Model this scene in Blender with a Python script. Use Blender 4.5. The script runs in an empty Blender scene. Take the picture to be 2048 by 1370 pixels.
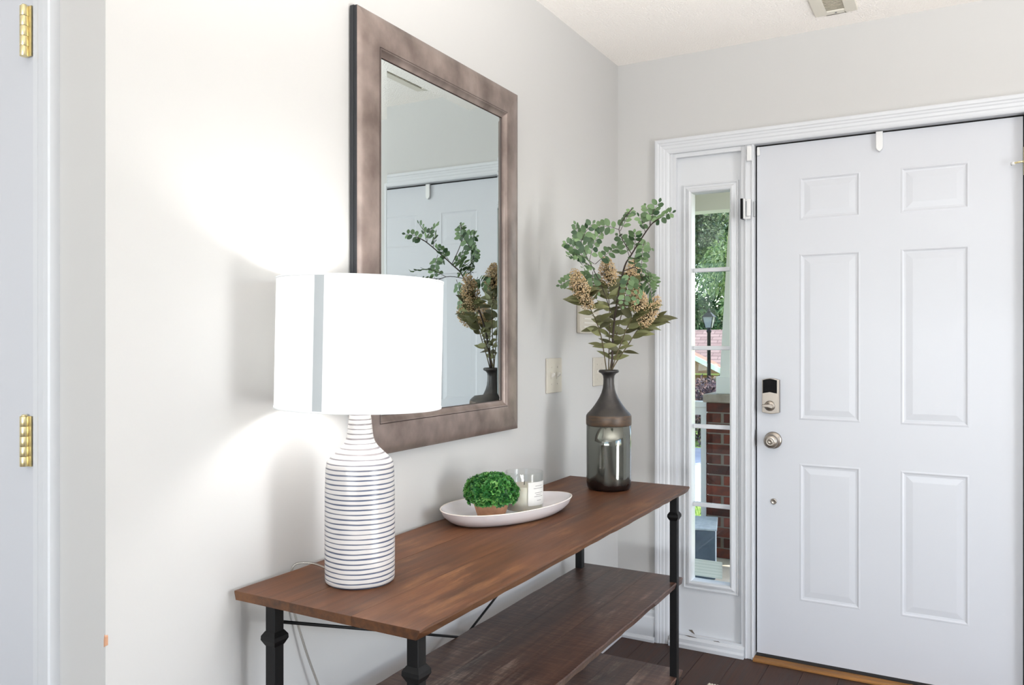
import bpy, bmesh, math, random
from mathutils import Vector, Matrix, Euler
random.seed(7)
R = math.radians
SC = bpy.context.scene
COL = SC.collection

# ------------------------------------------------------------------ camera
cd = bpy.data.cameras.new('camera')
cd.sensor_width = 36.0
cd.lens = 1594 / 2048 * 36.0
cd.clip_start = 0.02
cd.clip_end = 300
cam = bpy.data.objects.new('camera', cd)
COL.objects.link(cam)
cam.location = (1.28, -3.2105, 1.252)
cam.rotation_euler = (R(90), 0, R(29.31))
SC.camera = cam

# ------------------------------------------------------------------ sky, sun, window light, exposure
world = bpy.data.worlds.new('world')
SC.world = world
world.use_nodes = True
wn = world.node_tree
bg = wn.nodes['Background']
sky = wn.nodes.new('ShaderNodeTexSky')
sky.sky_type = 'NISHITA'
sky.sun_disc = False
sky.sun_elevation = R(50)
sky.sun_rotation = R(40)
wn.links.new(sky.outputs[0], bg.inputs[0])
bg.inputs[1].default_value = 0.5

sun = bpy.data.lights.new('sun', 'SUN')
sun.energy = 6.0
sun.angle = R(0.6)
sun.color = (1.0, 0.95, 0.86)
sun_o = bpy.data.objects.new('sun', sun)
COL.objects.link(sun_o)
# sun stands high in front of the house, to the right of the porch
sun_o.rotation_euler = Vector((-0.55, -0.30, -0.95)).to_track_quat('-Z', 'Y').to_euler()

def area(name, loc, direction, sx, sy, power, color):
    l = bpy.data.lights.new(name, 'AREA')
    l.shape = 'RECTANGLE'
    l.size, l.size_y = sx, sy
    l.energy = power
    l.color = color
    o = bpy.data.objects.new(name, l)
    COL.objects.link(o)
    o.location = loc
    o.rotation_euler = Vector(direction).to_track_quat('-Z', 'Z').to_euler()
    return o
# fill lamps added in the openings of the two unseen windows
# (tilted upward to brighten the ceiling)
area('rear_window_fill', (1.3, -6.42, 0.95), (0, 0.65, 0.76), 2.6, 0.6, 132, (0.93, 0.965, 1.0))
area('side_window_fill', (3.92, -2.0, 1.0), (-0.85, 0, 0.52), 2.4, 0.7, 76, (0.97, 0.98, 1.0))
# uplight added out of view beside the camera to brighten the ceiling
UPLIGHT = (1.58, -2.35, 1.34)
tl_ = bpy.data.lights.new('added_uplight', 'SPOT')
tl_.energy = 210; tl_.spot_size = R(152); tl_.spot_blend = 0.6; tl_.shadow_soft_size = 0.12; tl_.color = (1.0, 0.985, 0.965)
to_ = bpy.data.objects.new('added_uplight', tl_); COL.objects.link(to_)
to_.location = UPLIGHT; to_.rotation_euler = (R(180), 0, 0)

SC.view_settings.view_transform = 'Standard'
SC.view_settings.look = 'None'
SC.view_settings.exposure = 0.40
SC.view_settings.gamma = 1.0
SC.view_settings.use_curve_mapping = False
try:
    SC.cycles.caustics_reflective = False
    SC.cycles.caustics_refractive = False
    SC.cycles.sample_clamp_indirect = 4.0
    SC.cycles.max_bounces = 10
    SC.cycles.diffuse_bounces = 6
    SC.cycles.transparent_max_bounces = 16
    SC.cycles.use_denoising = True
except Exception:
    pass

# ------------------------------------------------------------------ mesh helpers
class MB:
    def __init__(s):
        s.v, s.f, s.m, s.sm = [], [], [], []
    def add(s, vs, fs, mi=0, smooth=False):
        b = len(s.v)
        s.v += [tuple(p) for p in vs]
        for f in fs:
            s.f.append(tuple(b + i for i in f)); s.m.append(mi); s.sm.append(smooth)
        return s
    def box(s, x0, x1, y0, y1, z0, z1, mi=0, mats=None):
        vs = [(x0,y0,z0),(x1,y0,z0),(x1,y1,z0),(x0,y1,z0),(x0,y0,z1),(x1,y0,z1),(x1,y1,z1),(x0,y1,z1)]
        fs = [(0,3,2,1),(4,5,6,7),(0,1,5,4),(1,2,6,5),(2,3,7,6),(3,0,4,7)]
        if mats:
            for f, k in zip(fs, mats): s.add(vs, [f], k)
        else:
            s.add(vs, fs, mi)
        return s
    def lathe(s, prof, seg=48, mi=0, c=(0,0), smooth=True, cap=True, mifn=None):
        vs = []
        for r, z in prof:
            for k in range(seg):
                a = 2*math.pi*k/seg
                vs.append((c[0]+r*math.cos(a), c[1]+r*math.sin(a), z))
        fs = []
        for i in range(len(prof)-1):
            for k in range(seg):
                k2 = (k+1) % seg
                fs.append((i*seg+k, i*seg+k2, (i+1)*seg+k2, (i+1)*seg+k))
        s.add(vs, fs, mi, smooth)
        if cap:
            b = len(s.v) - len(vs)
            if prof[0][0] > 1e-6: s.f.append(tuple(b+k for k in reversed(range(seg)))); s.m.append(mi); s.sm.append(False)
            if prof[-1][0] > 1e-6: s.f.append(tuple(b+(len(prof)-1)*seg+k for k in range(seg))); s.m.append(mi); s.sm.append(False)
        return s
    def tube(s, pts, rad, seg=8, mi=0, cap=True):
        pts = [Vector(p) for p in pts]
        n = len(pts)
        rads = rad if isinstance(rad, (list, tuple)) else [rad]*n
        vs = []; up = None
        for i, p in enumerate(pts):
            t = (pts[min(i+1,n-1)] - pts[max(i-1,0)])
            if t.length < 1e-9: t = Vector((0,0,1))
            t.normalize()
            if up is None:
                up = Vector((0,0,1)) if abs(t.z) < 0.9 else Vector((1,0,0))
            a = t.cross(up)
            if a.length < 1e-6: a = t.orthogonal()
            a.normalize(); b = a.cross(t).normalized(); up = b
            for k in range(seg):
                w = 2*math.pi*k/seg
                vs.append(p + (a*math.cos(w) + b*math.sin(w))*rads[i])
        fs = []
        for i in range(n-1):
            for k in range(seg):
                k2 = (k+1) % seg
                fs.append((i*seg+k, (i+1)*seg+k, (i+1)*seg+k2, i*seg+k2))
        s.add(vs, fs, mi, True)
        if cap:
            b = len(s.v) - len(vs)
            s.f.append(tuple(b+k for k in range(seg))); s.m.append(mi); s.sm.append(False)
            s.f.append(tuple(b+(n-1)*seg+k for k in reversed(range(seg)))); s.m.append(mi); s.sm.append(False)
        return s
    def prism(s, poly, axis, a0, a1, mi=0, smooth=False):
        """poly: 2D points; axis: 'x','y','z' extruded from a0 to a1"""
        def P(u, w, a):
            return {'x': (a,u,w), 'y': (u,a,w), 'z': (u,w,a)}[axis]
        n = len(poly)
        vs = [P(u,w,a0) for u,w in poly] + [P(u,w,a1) for u,w in poly]
        fs = [(i, (i+1)%n, n+(i+1)%n, n+i) for i in range(n)]
        s.add(vs, fs, mi, smooth)
        s.add(vs, [tuple(range(n)), tuple(reversed(range(n,2*n)))], mi)
        return s
    def mesh(s, name, mats):
        me = bpy.data.meshes.new(name)
        me.from_pydata(s.v, [], s.f)
        for m in (mats if isinstance(mats, (list, tuple)) else [mats]):
            me.materials.append(m)
        me.polygons.foreach_set('material_index', s.m)
        me.polygons.foreach_set('use_smooth', s.sm)
        bm = bmesh.new(); bm.from_mesh(me)
        bmesh.ops.remove_doubles(bm, verts=bm.verts, dist=1e-6)
        bmesh.ops.recalc_face_normals(bm, faces=bm.faces)
        bm.to_mesh(me); bm.free()
        me.update()
        return me
    def build(s, name, mats, parent=None, bevel=0, seg=2, raw=False):
        me = s.mesh(name, mats)
        o = bpy.data.objects.new(name, me)
        COL.objects.link(o)
        if parent is not None:
            o.parent = parent
        if bevel:
            b = o.modifiers.new('bevel', 'BEVEL'); b.width = bevel; b.segments = seg
            b.limit_method = 'ANGLE'; b.angle_limit = R(35)
        return o

def tag(o, label=None, cat=None, group=None, kind=None):
    if label: o['label'] = label
    if cat: o['category'] = cat
    if group: o['group'] = group
    if kind: o['kind'] = kind
    return o
def empty(name, loc=(0,0,0), rz=0, label=None, cat=None, group=None, kind=None):
    o = bpy.data.objects.new(name, None)
    COL.objects.link(o)
    o.empty_display_size = 0.05
    o.location = loc
    o.rotation_euler = (0,0,rz)
    return tag(o, label, cat, group, kind)
def struct(o, label=None, cat=None):
    return tag(o, label, cat, kind='structure')
def link(name, me, parent=None, mat=None):
    o = bpy.data.objects.new(name, me)
    COL.objects.link(o)
    if parent is not None: o.parent = parent
    if mat is not None: o.matrix_local = mat
    return o

# ------------------------------------------------------------------ materials
def lin(c):
    return tuple(((v/255)/12.92 if v/255 <= 0.04045 else ((v/255+0.055)/1.055)**2.4) for v in c) + (1,)
def mat(name, col, rough=0.5, metal=0.0, spec=None, noise=None, bump=None, coat=0, sss=0):
    """col: sRGB 0-255. noise=(scale, col2, detail, stretch) mixes a second colour; bump=(scale, strength, dist)"""
    m = bpy.data.materials.new(name); m.use_nodes = True
    nt = m.node_tree; p = nt.nodes['Principled BSDF']
    p.inputs['Base Color'].default_value = lin(col)
    p.inputs['Roughness'].default_value = rough
    p.inputs['Metallic'].default_value = metal
    if spec is not None: p.inputs['Specular IOR Level'].default_value = spec
    if coat: p.inputs['Coat Weight'].default_value = coat
    if noise or bump:
        tc = nt.nodes.new('ShaderNodeTexCoord')
    if noise:
        sc, c2, det = noise[:3]
        st = noise[3] if len(noise) > 3 else (1,1,1)
        mp = nt.nodes.new('ShaderNodeMapping'); mp.inputs['Scale'].default_value = st
        nt.links.new(tc.outputs['Object'], mp.inputs[0])
        nz = nt.nodes.new('ShaderNodeTexNoise'); nz.inputs['Scale'].default_value = sc; nz.inputs['Detail'].default_value = det
        nt.links.new(mp.outputs[0], nz.inputs['Vector'])
        rp = nt.nodes.new('ShaderNodeValToRGB')
        lo, hi = noise[4] if len(noise) > 4 else (0.35, 0.65)
        rp.color_ramp.elements[0].position = lo; rp.color_ramp.elements[1].position = hi
        rp.color_ramp.elements[0].color = lin(col); rp.color_ramp.elements[1].color = lin(c2)
        nt.links.new(nz.outputs[0], rp.inputs[0]); nt.links.new(rp.outputs[0], p.inputs['Base Color'])
    if bump:
        nb = nt.nodes.new('ShaderNodeTexNoise'); nb.inputs['Scale'].default_value = bump[0]; nb.inputs['Detail'].default_value = 4
        nt.links.new(tc.outputs['Object'], nb.inputs['Vector'])
        b = nt.nodes.new('ShaderNodeBump'); b.inputs['Strength'].default_value = bump[1]; b.inputs['Distance'].default_value = bump[2]
        nt.links.new(nb.outputs[0], b.inputs['Height']); nt.links.new(b.outputs[0], p.inputs['Normal'])
    return m

def wood(name, dark, mid, light, wear, axis=1, rough=0.45, scale=1.0, saw=0.0, wear_amt=0.66, rnd=0.08, spec=0.5, ws=0.55):
    """wood: fine grain stretched along the given axis, scuffed light marks, saw marks across"""
    m = bpy.data.materials.new(name); m.use_nodes = True
    nt = m.node_tree; L = nt.links; p = nt.nodes['Principled BSDF']
    tc = nt.nodes.new('ShaderNodeTexCoord')
    info = nt.nodes.new('ShaderNodeObjectInfo')
    off = nt.nodes.new('ShaderNodeVectorMath'); off.operation = 'MULTIPLY_ADD'
    comb = nt.nodes.new('ShaderNodeCombineXYZ')
    for k in range(3): L.new(info.outputs['Random'], comb.inputs[k])
    L.new(comb.outputs[0], off.inputs[0]); off.inputs[1].default_value = (3.1, 5.7, 2.3)
    L.new(tc.outputs['Object'], off.inputs[2])
    def nz(st, sc, det, rg=0.6):
        mp = nt.nodes.new('ShaderNodeMapping'); mp.inputs['Scale'].default_value = st
        L.new(off.outputs[0], mp.inputs[0])
        n = nt.nodes.new('ShaderNodeTexNoise'); n.inputs['Scale'].default_value = sc; n.inputs['Detail'].default_value = det
        n.inputs['Roughness'].default_value = rg
        L.new(mp.outputs[0], n.inputs['Vector']); return n
    st = [1,1,1]; st[axis] = 0.06
    g = nz(st, 60*scale, 8); h = nz([s if s == 1 else 0.25 for s in st], 7*scale, 4)
    add = nt.nodes.new('ShaderNodeMath'); add.operation = 'MULTIPLY_ADD'
    L.new(g.outputs[0], add.inputs[0]); add.inputs[1].default_value = 0.5
    half = nt.nodes.new('ShaderNodeMath'); half.operation = 'MULTIPLY'; half.inputs[1].default_value = 0.5
    L.new(h.outputs[0], half.inputs[0]); L.new(half.outputs[0], add.inputs[2])
    rp = nt.nodes.new('ShaderNodeValToRGB')
    e = rp.color_ramp.elements
    e[0].position, e[0].color = 0.36, lin(dark); e[1].position, e[1].color = 0.66, lin(light)
    x = e.new(0.5); x.color = lin(mid)
    L.new(add.outputs[0], rp.inputs[0])
    # scuffs
    w1 = nz([s if s == 1 else 0.12 for s in st], 22*scale, 6, 0.75); w2 = nz([1,1,1], 3.2*scale, 3)
    mul = nt.nodes.new('ShaderNodeMath'); mul.operation = 'MULTIPLY'
    r1 = nt.nodes.new('ShaderNodeMapRange'); r1.inputs[1].default_value = wear_amt-0.06; r1.inputs[2].default_value = wear_amt+0.1
    r2 = nt.nodes.new('ShaderNodeMapRange'); r2.inputs[1].default_value = 0.45; r2.inputs[2].default_value = 0.65
    L.new(w1.outputs[0], r1.inputs[0]); L.new(w2.outputs[0], r2.inputs[0])
    r1.inputs[4].default_value = ws; L.new(r1.outputs[0], mul.inputs[0]); L.new(r2.outputs[0], mul.inputs[1])
    mx = nt.nodes.new('ShaderNodeMix'); mx.data_type = 'RGBA'
    L.new(mul.outputs[0], mx.inputs[0]); L.new(rp.outputs[0], mx.inputs[6]); mx.inputs[7].default_value = lin(wear)
    p.inputs['Specular IOR Level'].default_value = spec
    # board to board tone
    hv = nt.nodes.new('ShaderNodeHueSaturation')
    mr = nt.nodes.new('ShaderNodeMapRange'); mr.inputs[3].default_value = 1-rnd; mr.inputs[4].default_value = 1+rnd
    L.new(info.outputs['Random'], mr.inputs[0]); L.new(mr.outputs[0], hv.inputs['Value'])
    L.new(mx.outputs[2], hv.inputs['Color']); L.new(hv.outputs[0], p.inputs['Base Color'])
    rr = nt.nodes.new('ShaderNodeMapRange'); rr.inputs[3].default_value = rough-0.08; rr.inputs[4].default_value = rough+0.15
    L.new(h.outputs[0], rr.inputs[0]); L.new(rr.outputs[0], p.inputs['Roughness'])
    b = nt.nodes.new('ShaderNodeBump'); b.inputs['Strength'].default_value = 0.25; b.inputs['Distance'].default_value = 0.002
    hgt = g.outputs[0]
    if saw:
        sw = nz([1 if k != axis else 1 for k in range(3)], 2, 1)
        mp = nt.nodes.new('ShaderNodeMapping'); s2 = [0.15,0.15,0.15]; s2[axis] = 1.0
        mp.inputs['Scale'].default_value = s2; L.new(off.outputs[0], mp.inputs[0])
        wv = nt.nodes.new('ShaderNodeTexNoise'); wv.inputs['Scale'].default_value = 120; wv.inputs['Detail'].default_value = 1
        L.new(mp.outputs[0], wv.inputs['Vector'])
        a2 = nt.nodes.new('ShaderNodeMath'); a2.operation = 'MULTIPLY_ADD'; a2.inputs[1].default_value = saw
        L.new(wv.outputs[0], a2.inputs[0]); L.new(g.outputs[0], a2.inputs[2]); hgt = a2.outputs[0]
    if saw:
        sr = nt.nodes.new('ShaderNodeMapRange'); sr.inputs[1].default_value = 0.38; sr.inputs[2].default_value = 0.62; sr.inputs[3].default_value = 0.78; sr.inputs[4].default_value = 1.16
        L.new(wv.outputs[0], sr.inputs[0])
        mm = nt.nodes.new('ShaderNodeMath'); mm.operation = 'MULTIPLY'; L.new(sr.outputs[0], mm.inputs[0]); L.new(mr.outputs[0], mm.inputs[1]); L.new(mm.outputs[0], hv.inputs['Value'])
    L.new(hgt, b.inputs['Height']); L.new(b.outputs[0], p.inputs['Normal'])
    return m

def glass_thin(name, tint=(1,1,1), refl=1.0, rough=0.0):
    m = bpy.data.materials.new(name); m.use_nodes = True
    nt = m.node_tree; nt.nodes.remove(nt.nodes['Principled BSDF'])
    out = nt.nodes['Material Output']
    t = nt.nodes.new('ShaderNodeBsdfTransparent'); t.inputs[0].default_value = (*tint, 1)
    g = nt.nodes.new('ShaderNodeBsdfGlossy'); g.inputs['Roughness'].default_value = rough
    fr = nt.nodes.new('ShaderNodeLayerWeight'); fr.inputs['Blend'].default_value = 0.5
    pw_ = nt.nodes.new('ShaderNodeMath'); pw_.operation = 'POWER'; pw_.inputs[1].default_value = 4.0
    nt.links.new(fr.outputs['Facing'], pw_.inputs[0])
    ml = nt.nodes.new('ShaderNodeMath'); ml.operation = 'MULTIPLY_ADD'; ml.inputs[1].default_value = 0.6*refl; ml.inputs[2].default_value = 0.03*refl
    nt.links.new(pw_.outputs[0], ml.inputs[0])
    mx = nt.nodes.new('ShaderNodeMixShader')
    nt.links.new(ml.outputs[0], mx.inputs[0]); nt.links.new(t.outputs[0], mx.inputs[1]); nt.links.new(g.outputs[0], mx.inputs[2])
    nt.links.new(mx.outputs[0], out.inputs[0])
    return m

def leafmat(name, c1, c2, rough=0.5, trans=0.25):
    m = bpy.data.materials.new(name); m.use_nodes = True
    nt = m.node_tree; L = nt.links; p = nt.nodes['Principled BSDF']; out = nt.nodes['Material Output']
    info = nt.nodes.new('ShaderNodeObjectInfo')
    rp = nt.nodes.new('ShaderNodeValToRGB')
    rp.color_ramp.elements[0].color = lin(c1); rp.color_ramp.elements[1].color = lin(c2)
    L.new(info.outputs['Random'], rp.inputs[0]); L.new(rp.outputs[0], p.inputs['Base Color'])
    p.inputs['Roughness'].default_value = rough
    t = nt.nodes.new('ShaderNodeBsdfTranslucent'); L.new(rp.outputs[0], t.inputs[0])
    mx = nt.nodes.new('ShaderNodeMixShader'); mx.inputs[0].default_value = trans
    L.new(p.outputs[0], mx.inputs[1]); L.new(t.outputs[0], mx.inputs[2]); L.new(mx.outputs[0], out.inputs[0])
    return m

def islandmat(name, cols, rough=0.6, trans=0.2):
    """foliage whose leaves differ in colour from leaf to leaf"""
    m = bpy.data.materials.new(name); m.use_nodes = True
    nt = m.node_tree; L = nt.links; p = nt.nodes['Principled BSDF']; out = nt.nodes['Material Output']
    g = nt.nodes.new('ShaderNodeNewGeometry')
    rp = nt.nodes.new('ShaderNodeValToRGB'); e = rp.color_ramp.elements
    e[0].color = lin(cols[0]); e[1].color = lin(cols[-1])
    for i, c in enumerate(cols[1:-1]):
        x = e.new((i+1)/(len(cols)-1)); x.color = lin(c)
    L.new(g.outputs['Random Per Island'], rp.inputs[0]); L.new(rp.outputs[0], p.inputs['Base Color'])
    p.inputs['Roughness'].default_value = rough
    t = nt.nodes.new('ShaderNodeBsdfTranslucent'); L.new(rp.outputs[0], t.inputs[0])
    mx = nt.nodes.new('ShaderNodeMixShader'); mx.inputs[0].default_value = trans
    L.new(p.outputs[0], mx.inputs[1]); L.new(t.outputs[0], mx.inputs[2]); L.new(mx.outputs[0], out.inputs[0])
    return m

M = {}
M['wall'] = mat('wall_paint', (189,188,186), 0.6, bump=(240, 0.06, 0.001))
M['ceiling'] = mat('ceiling_popcorn', (249,244,238), 0.9, bump=(150, 0.5, 0.010))
M['trim'] = mat('trim_white_gloss', (204,206,209), 0.32)
M['door'] = mat('door_white_satin', (196,198,203), 0.38, bump=(60, 0.03, 0.001))
M['vent'] = mat('vent_cream', (214,209,196), 0.5)
M['dark_gap'] = mat('dark_rubber', (40,38,37), 0.8)
M['brass'] = mat('polished_brass', (236,221,172), 0.32, 0.85)
M['nickel'] = mat('satin_nickel', (158,150,141), 0.30, 1.0)
M['black_gloss'] = mat('black_plastic', (6,6,7), 0.15, spec=0.15)
M['white_plastic'] = mat('white_plastic', (222,222,221), 0.4)
M['grey_metal'] = mat('grey_metal', (150,152,155), 0.4, 0.8)
M['plate_almond'] = mat('almond_switch_plate', (186,180,168), 0.4)
M['toggle'] = mat('toggle_white', (206,203,196), 0.3)
M['black_iron'] = mat('black_iron', (11,11,12), 0.5, 0.0, spec=0.25, bump=(90, 0.1, 0.001))
M['top_wood'] = wood('table_top_wood', (58,34,20), (78,47,28), (98,61,38), (140,98,62), 1, 0.46, wear_amt=0.55, ws=0.6, spec=0.32)
M['edge_wood'] = wood('table_edge_wood', (54,31,15), (78,46,21), (98,61,30), (130,88,46), 1, 0.45, 1.4)
M['shelf_wood'] = wood('shelf_wood', (54,36,29), (78,54,44), (102,76,63), (166,146,132), 1, 0.36, saw=0.9, wear_amt=0.58, ws=0.8, rnd=0.05, spec=0.45)
M['floor_wood'] = wood('floor_wood', (42,26,19), (56,35,26), (68,44,33), (76,52,38), 1, 0.46, 0.8, rnd=0.16, spec=0.25)
M['subfloor'] = mat('subfloor_dark', (28,20,17), 0.8)
M['oak'] = mat('oak_threshold', (146,100,46), 0.45, noise=(40, (112,74,32), 4, (0.1,1,1)))
M['cord'] = glass_thin('clear_cord', (0.86,0.85,0.83), 2.0, 0.1)
M['cord_wire'] = mat('cord_wire', (190,186,180), 0.35, 0.5)
M['rug'] = mat('rug_cream', (214,206,192), 0.95, noise=(180, (170,160,146), 2), bump=(300, 0.8, 0.004))

def mirror_mat():
    m = bpy.data.materials.new('mirror_silver'); m.use_nodes = True
    nt = m.node_tree; nt.nodes.remove(nt.nodes['Principled BSDF'])
    g = nt.nodes.new('ShaderNodeBsdfGlossy'); g.inputs['Roughness'].default_value = 0.0
    g.inputs['Color'].default_value = (0.70, 0.765, 0.765, 1)
    nt.links.new(g.outputs[0], nt.nodes['Material Output'].inputs[0])
    return m
M['mirror'] = mirror_mat()
M['frame'] = mat('brushed_bronze_frame', (92,79,73), 0.36, 0.25, noise=(12, (138,124,117), 9, (1,1,0.8), (0.34,0.68)))
M['frame_black'] = mat('frame_black_side', (26,28,32), 0.5)
M['frame_dark'] = mat('frame_inner_line', (52,38,34), 0.4, 0.3)

# ------------------------------------------------------------------ room shell
def wall_box(name, x0, x1, y0, y1, z0, z1, m='wall', label=None):
    return struct(MB().box(x0,x1,y0,y1,z0,z1).build(name, M[m]), label)
H = 2.44
XR, YB, XL = 4.0, -6.5, -1.9
wall_box('wall_left', -0.12, 0, -2.358, 0.0, 0, H, label='pale grey painted wall behind the console table')
# door wall with opening x .231..1.53, z 0..2.04
fb = MB()
fb.box(-0.12, 0.231, 0, 0.14, 0, H).box(1.53, XR+0.1, 0, 0.14, 0, H).box(0.231, 1.53, 0, 0.14, 2.036, H)
struct(fb.build('wall_front', M['wall']), 'pale grey wall around the white entry door')
cb = MB()
cb.box(XL-0.1, -1.0, -2.358, -2.238, 0, H).box(-0.19-0.006, -0.12, -2.358, -2.238, 0, H).box(-1.0, -0.196, -2.358, -2.238, 2.045, H)
struct(cb.build('wall_closet', M['wall']), 'short wall holding the closet door at the far left')
rw = MB()
rw.box(XR, XR+0.1, YB, -3.2, 0, H).box(XR, XR+0.1, -0.8, 0, 0, H).box(XR, XR+0.1, -3.2, -0.8, 0, 0.6).box(XR, XR+0.1, -3.2, -0.8, 2.3, H)
struct(rw.build('wall_right', M['wall']))
bw = MB()
bw.box(XL-0.1, 0, YB-0.1, YB, 0, H).box(2.6, XR+0.1, YB-0.1, YB, 0, H).box(0, 2.6, YB-0.1, YB, 0, 0.6).box(0, 2.6, YB-0.1, YB, 2.3, H)
struct(bw.build('wall_back', M['wall']))
wall_box('wall_far_left', XL-0.1, XL, YB, -2.358, 0, H)
wall_box('ceiling', XL-0.1, XR+0.1, YB-0.1, 0.14, H, H+0.08, 'ceiling', 'white popcorn ceiling')
# rear and side windows (outside the picture): frames with bars in the openings
for nm, horiz in (('window_2', True), ('window_3', False)):
    b = MB()
    if horiz:
        for x in (0.0, 1.27, 2.54): b.box(x, x+0.06, YB-0.08, YB-0.02, 0.6, 2.3)
        for z in (0.6, 1.42, 2.24): b.box(0.06, 2.54, YB-0.07, YB-0.03, z, z+0.06)
    else:
        for y in (-3.2, -2.03, -0.86): b.box(XR+0.02, XR+0.08, y, y+0.06, 0.6, 2.3)
        for z in (0.6, 1.42, 2.24): b.box(XR+0.03, XR+0.07, -3.14, -0.86, z, z+0.06)
    struct(b.build(nm, M['trim']))

# floor: subfloor with separate dark planks
fl = struct(MB().box(XL-0.1, XR+0.1, YB-0.1, 0.14, -0.12, -0.014).build('floor', M['subfloor']), 'dark brown wood plank floor')
pw = 0.127
unit = MB().box(-0.5,0.5,-0.5,0.5,-0.5,0.5).mesh('plank', M['floor_wood'])
rs = random.Random(3)
def plank(x0, x1, y0, y1):
    o = link('plank', unit, fl)
    o.location = ((x0+x1)/2, (y0+y1)/2, -0.007 - rs.random()*0.0006)
    o.scale = (x1-x0-0.0014, y1-y0-0.0014, 0.0135)
x = 0.0
while x < 2.6:
    cuts = [-3.4, -3.4+0.35+rs.random()*0.8]
    while cuts[-1] < -0.25: cuts.append(min(-0.001, cuts[-1] + 0.7 + rs.random()*0.6))
    if cuts[-1] < -0.001: cuts.append(-0.001)
    for a, b_ in zip(cuts[:-1], cuts[1:]): plank(x, x+pw, a, b_)
    x += pw
far = MB()
far.box(XL, 0-0.0, YB, -2.36, -0.014, -0.0005).box(0, x, YB, -3.401, -0.014, -0.0005).box(x, XR, YB, 0, -0.014, -0.0005)
tag(far.build('plank_field', M['floor_wood'], fl), kind='stuff')

# baseboards with shoe moulding
def baseboard_y(name, x, sgn, y0, y1):
    pr = [(x, 0.0), (x+sgn*0.028, 0.0), (x+sgn*0.028, 0.010), (x+sgn*0.020, 0.018), (x+sgn*0.014, 0.020), (x+sgn*0.014, 0.098), (x+sgn*0.009, 0.104), (x+sgn*0.011, 0.118), (x+sgn*0.006, 0.13), (x, 0.13)]
    b = MB().prism(pr, 'y', y0, y1)
    return struct(b.build(name, M['trim']), 'white moulded baseboard')
baseboard_y('baseboard_left', 0.0, 1, -2.358, -0.0)
def baseboard_x(name, y, x0, x1):
    pr = [(y, 0.0), (y-0.028, 0.0), (y-0.028, 0.010), (y-0.020, 0.018), (y-0.014, 0.020), (y-0.014, 0.098), (y-0.009, 0.104), (y-0.011, 0.118), (y-0.006, 0.13), (y, 0.13)]
    b = MB().prism([(p, q) for p, q in pr], 'x', x0, x1)
    return struct(b.build(name, M['trim']), 'white moulded baseboard')
baseboard_x('baseboard_front', 0.0, 0.029, 0.1702)

# casing profile: (across from outer edge, out of wall)
CAS = [(0,0),(0,0.018),(0.004,0.020),(0.014,0.0195),(0.017,0.0165),(0.024,0.0165),(0.028,0.014),(0.038,0.013),(0.042,0.0105),(0.050,0.010),(0.056,0.008),(0.060,0.005),(0.060,0)]
def casing_frame(name, x0, x1, ztop, y, left=True, right=True, label=None):
    """mitred door casing on a wall facing -y"""
    b = MB(); n = len(CAS)
    def seg(pts):     # pts: list of rings
        k = len(pts)
        vs = [p for r_ in pts for p in r_]
        fs = []
        for i in range(k-1):
            for j in range(n):
                j2 = (j+1) % n
                fs.append((i*n+j, i*n+j2, (i+1)*n+j2, (i+1)*n+j))
        b.add(vs, fs)
        b.add(pts[0], [tuple(range(n))]); b.add(pts[-1], [tuple(range(n))])
    rl0 = [(x0+a, y-h, 0.0) for a, h in CAS]; rl1 = [(x0+a, y-h, ztop-a) for a, h in CAS]
    rr0 = [(x1-a, y-h, 0.0) for a, h in CAS]; rr1 = [(x1-a, y-h, ztop-a) for a, h in CAS]
    if left: seg([rl0, rl1])
    seg([rl1, rr1])
    if right: seg([rr1, rr0])
    return struct(b.build(name, M['trim']), label)
casing_frame('trim_1', 0.1702, 1.59, 2.094, 0.0, label='white fluted casing around the entry door and sidelight')

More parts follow.
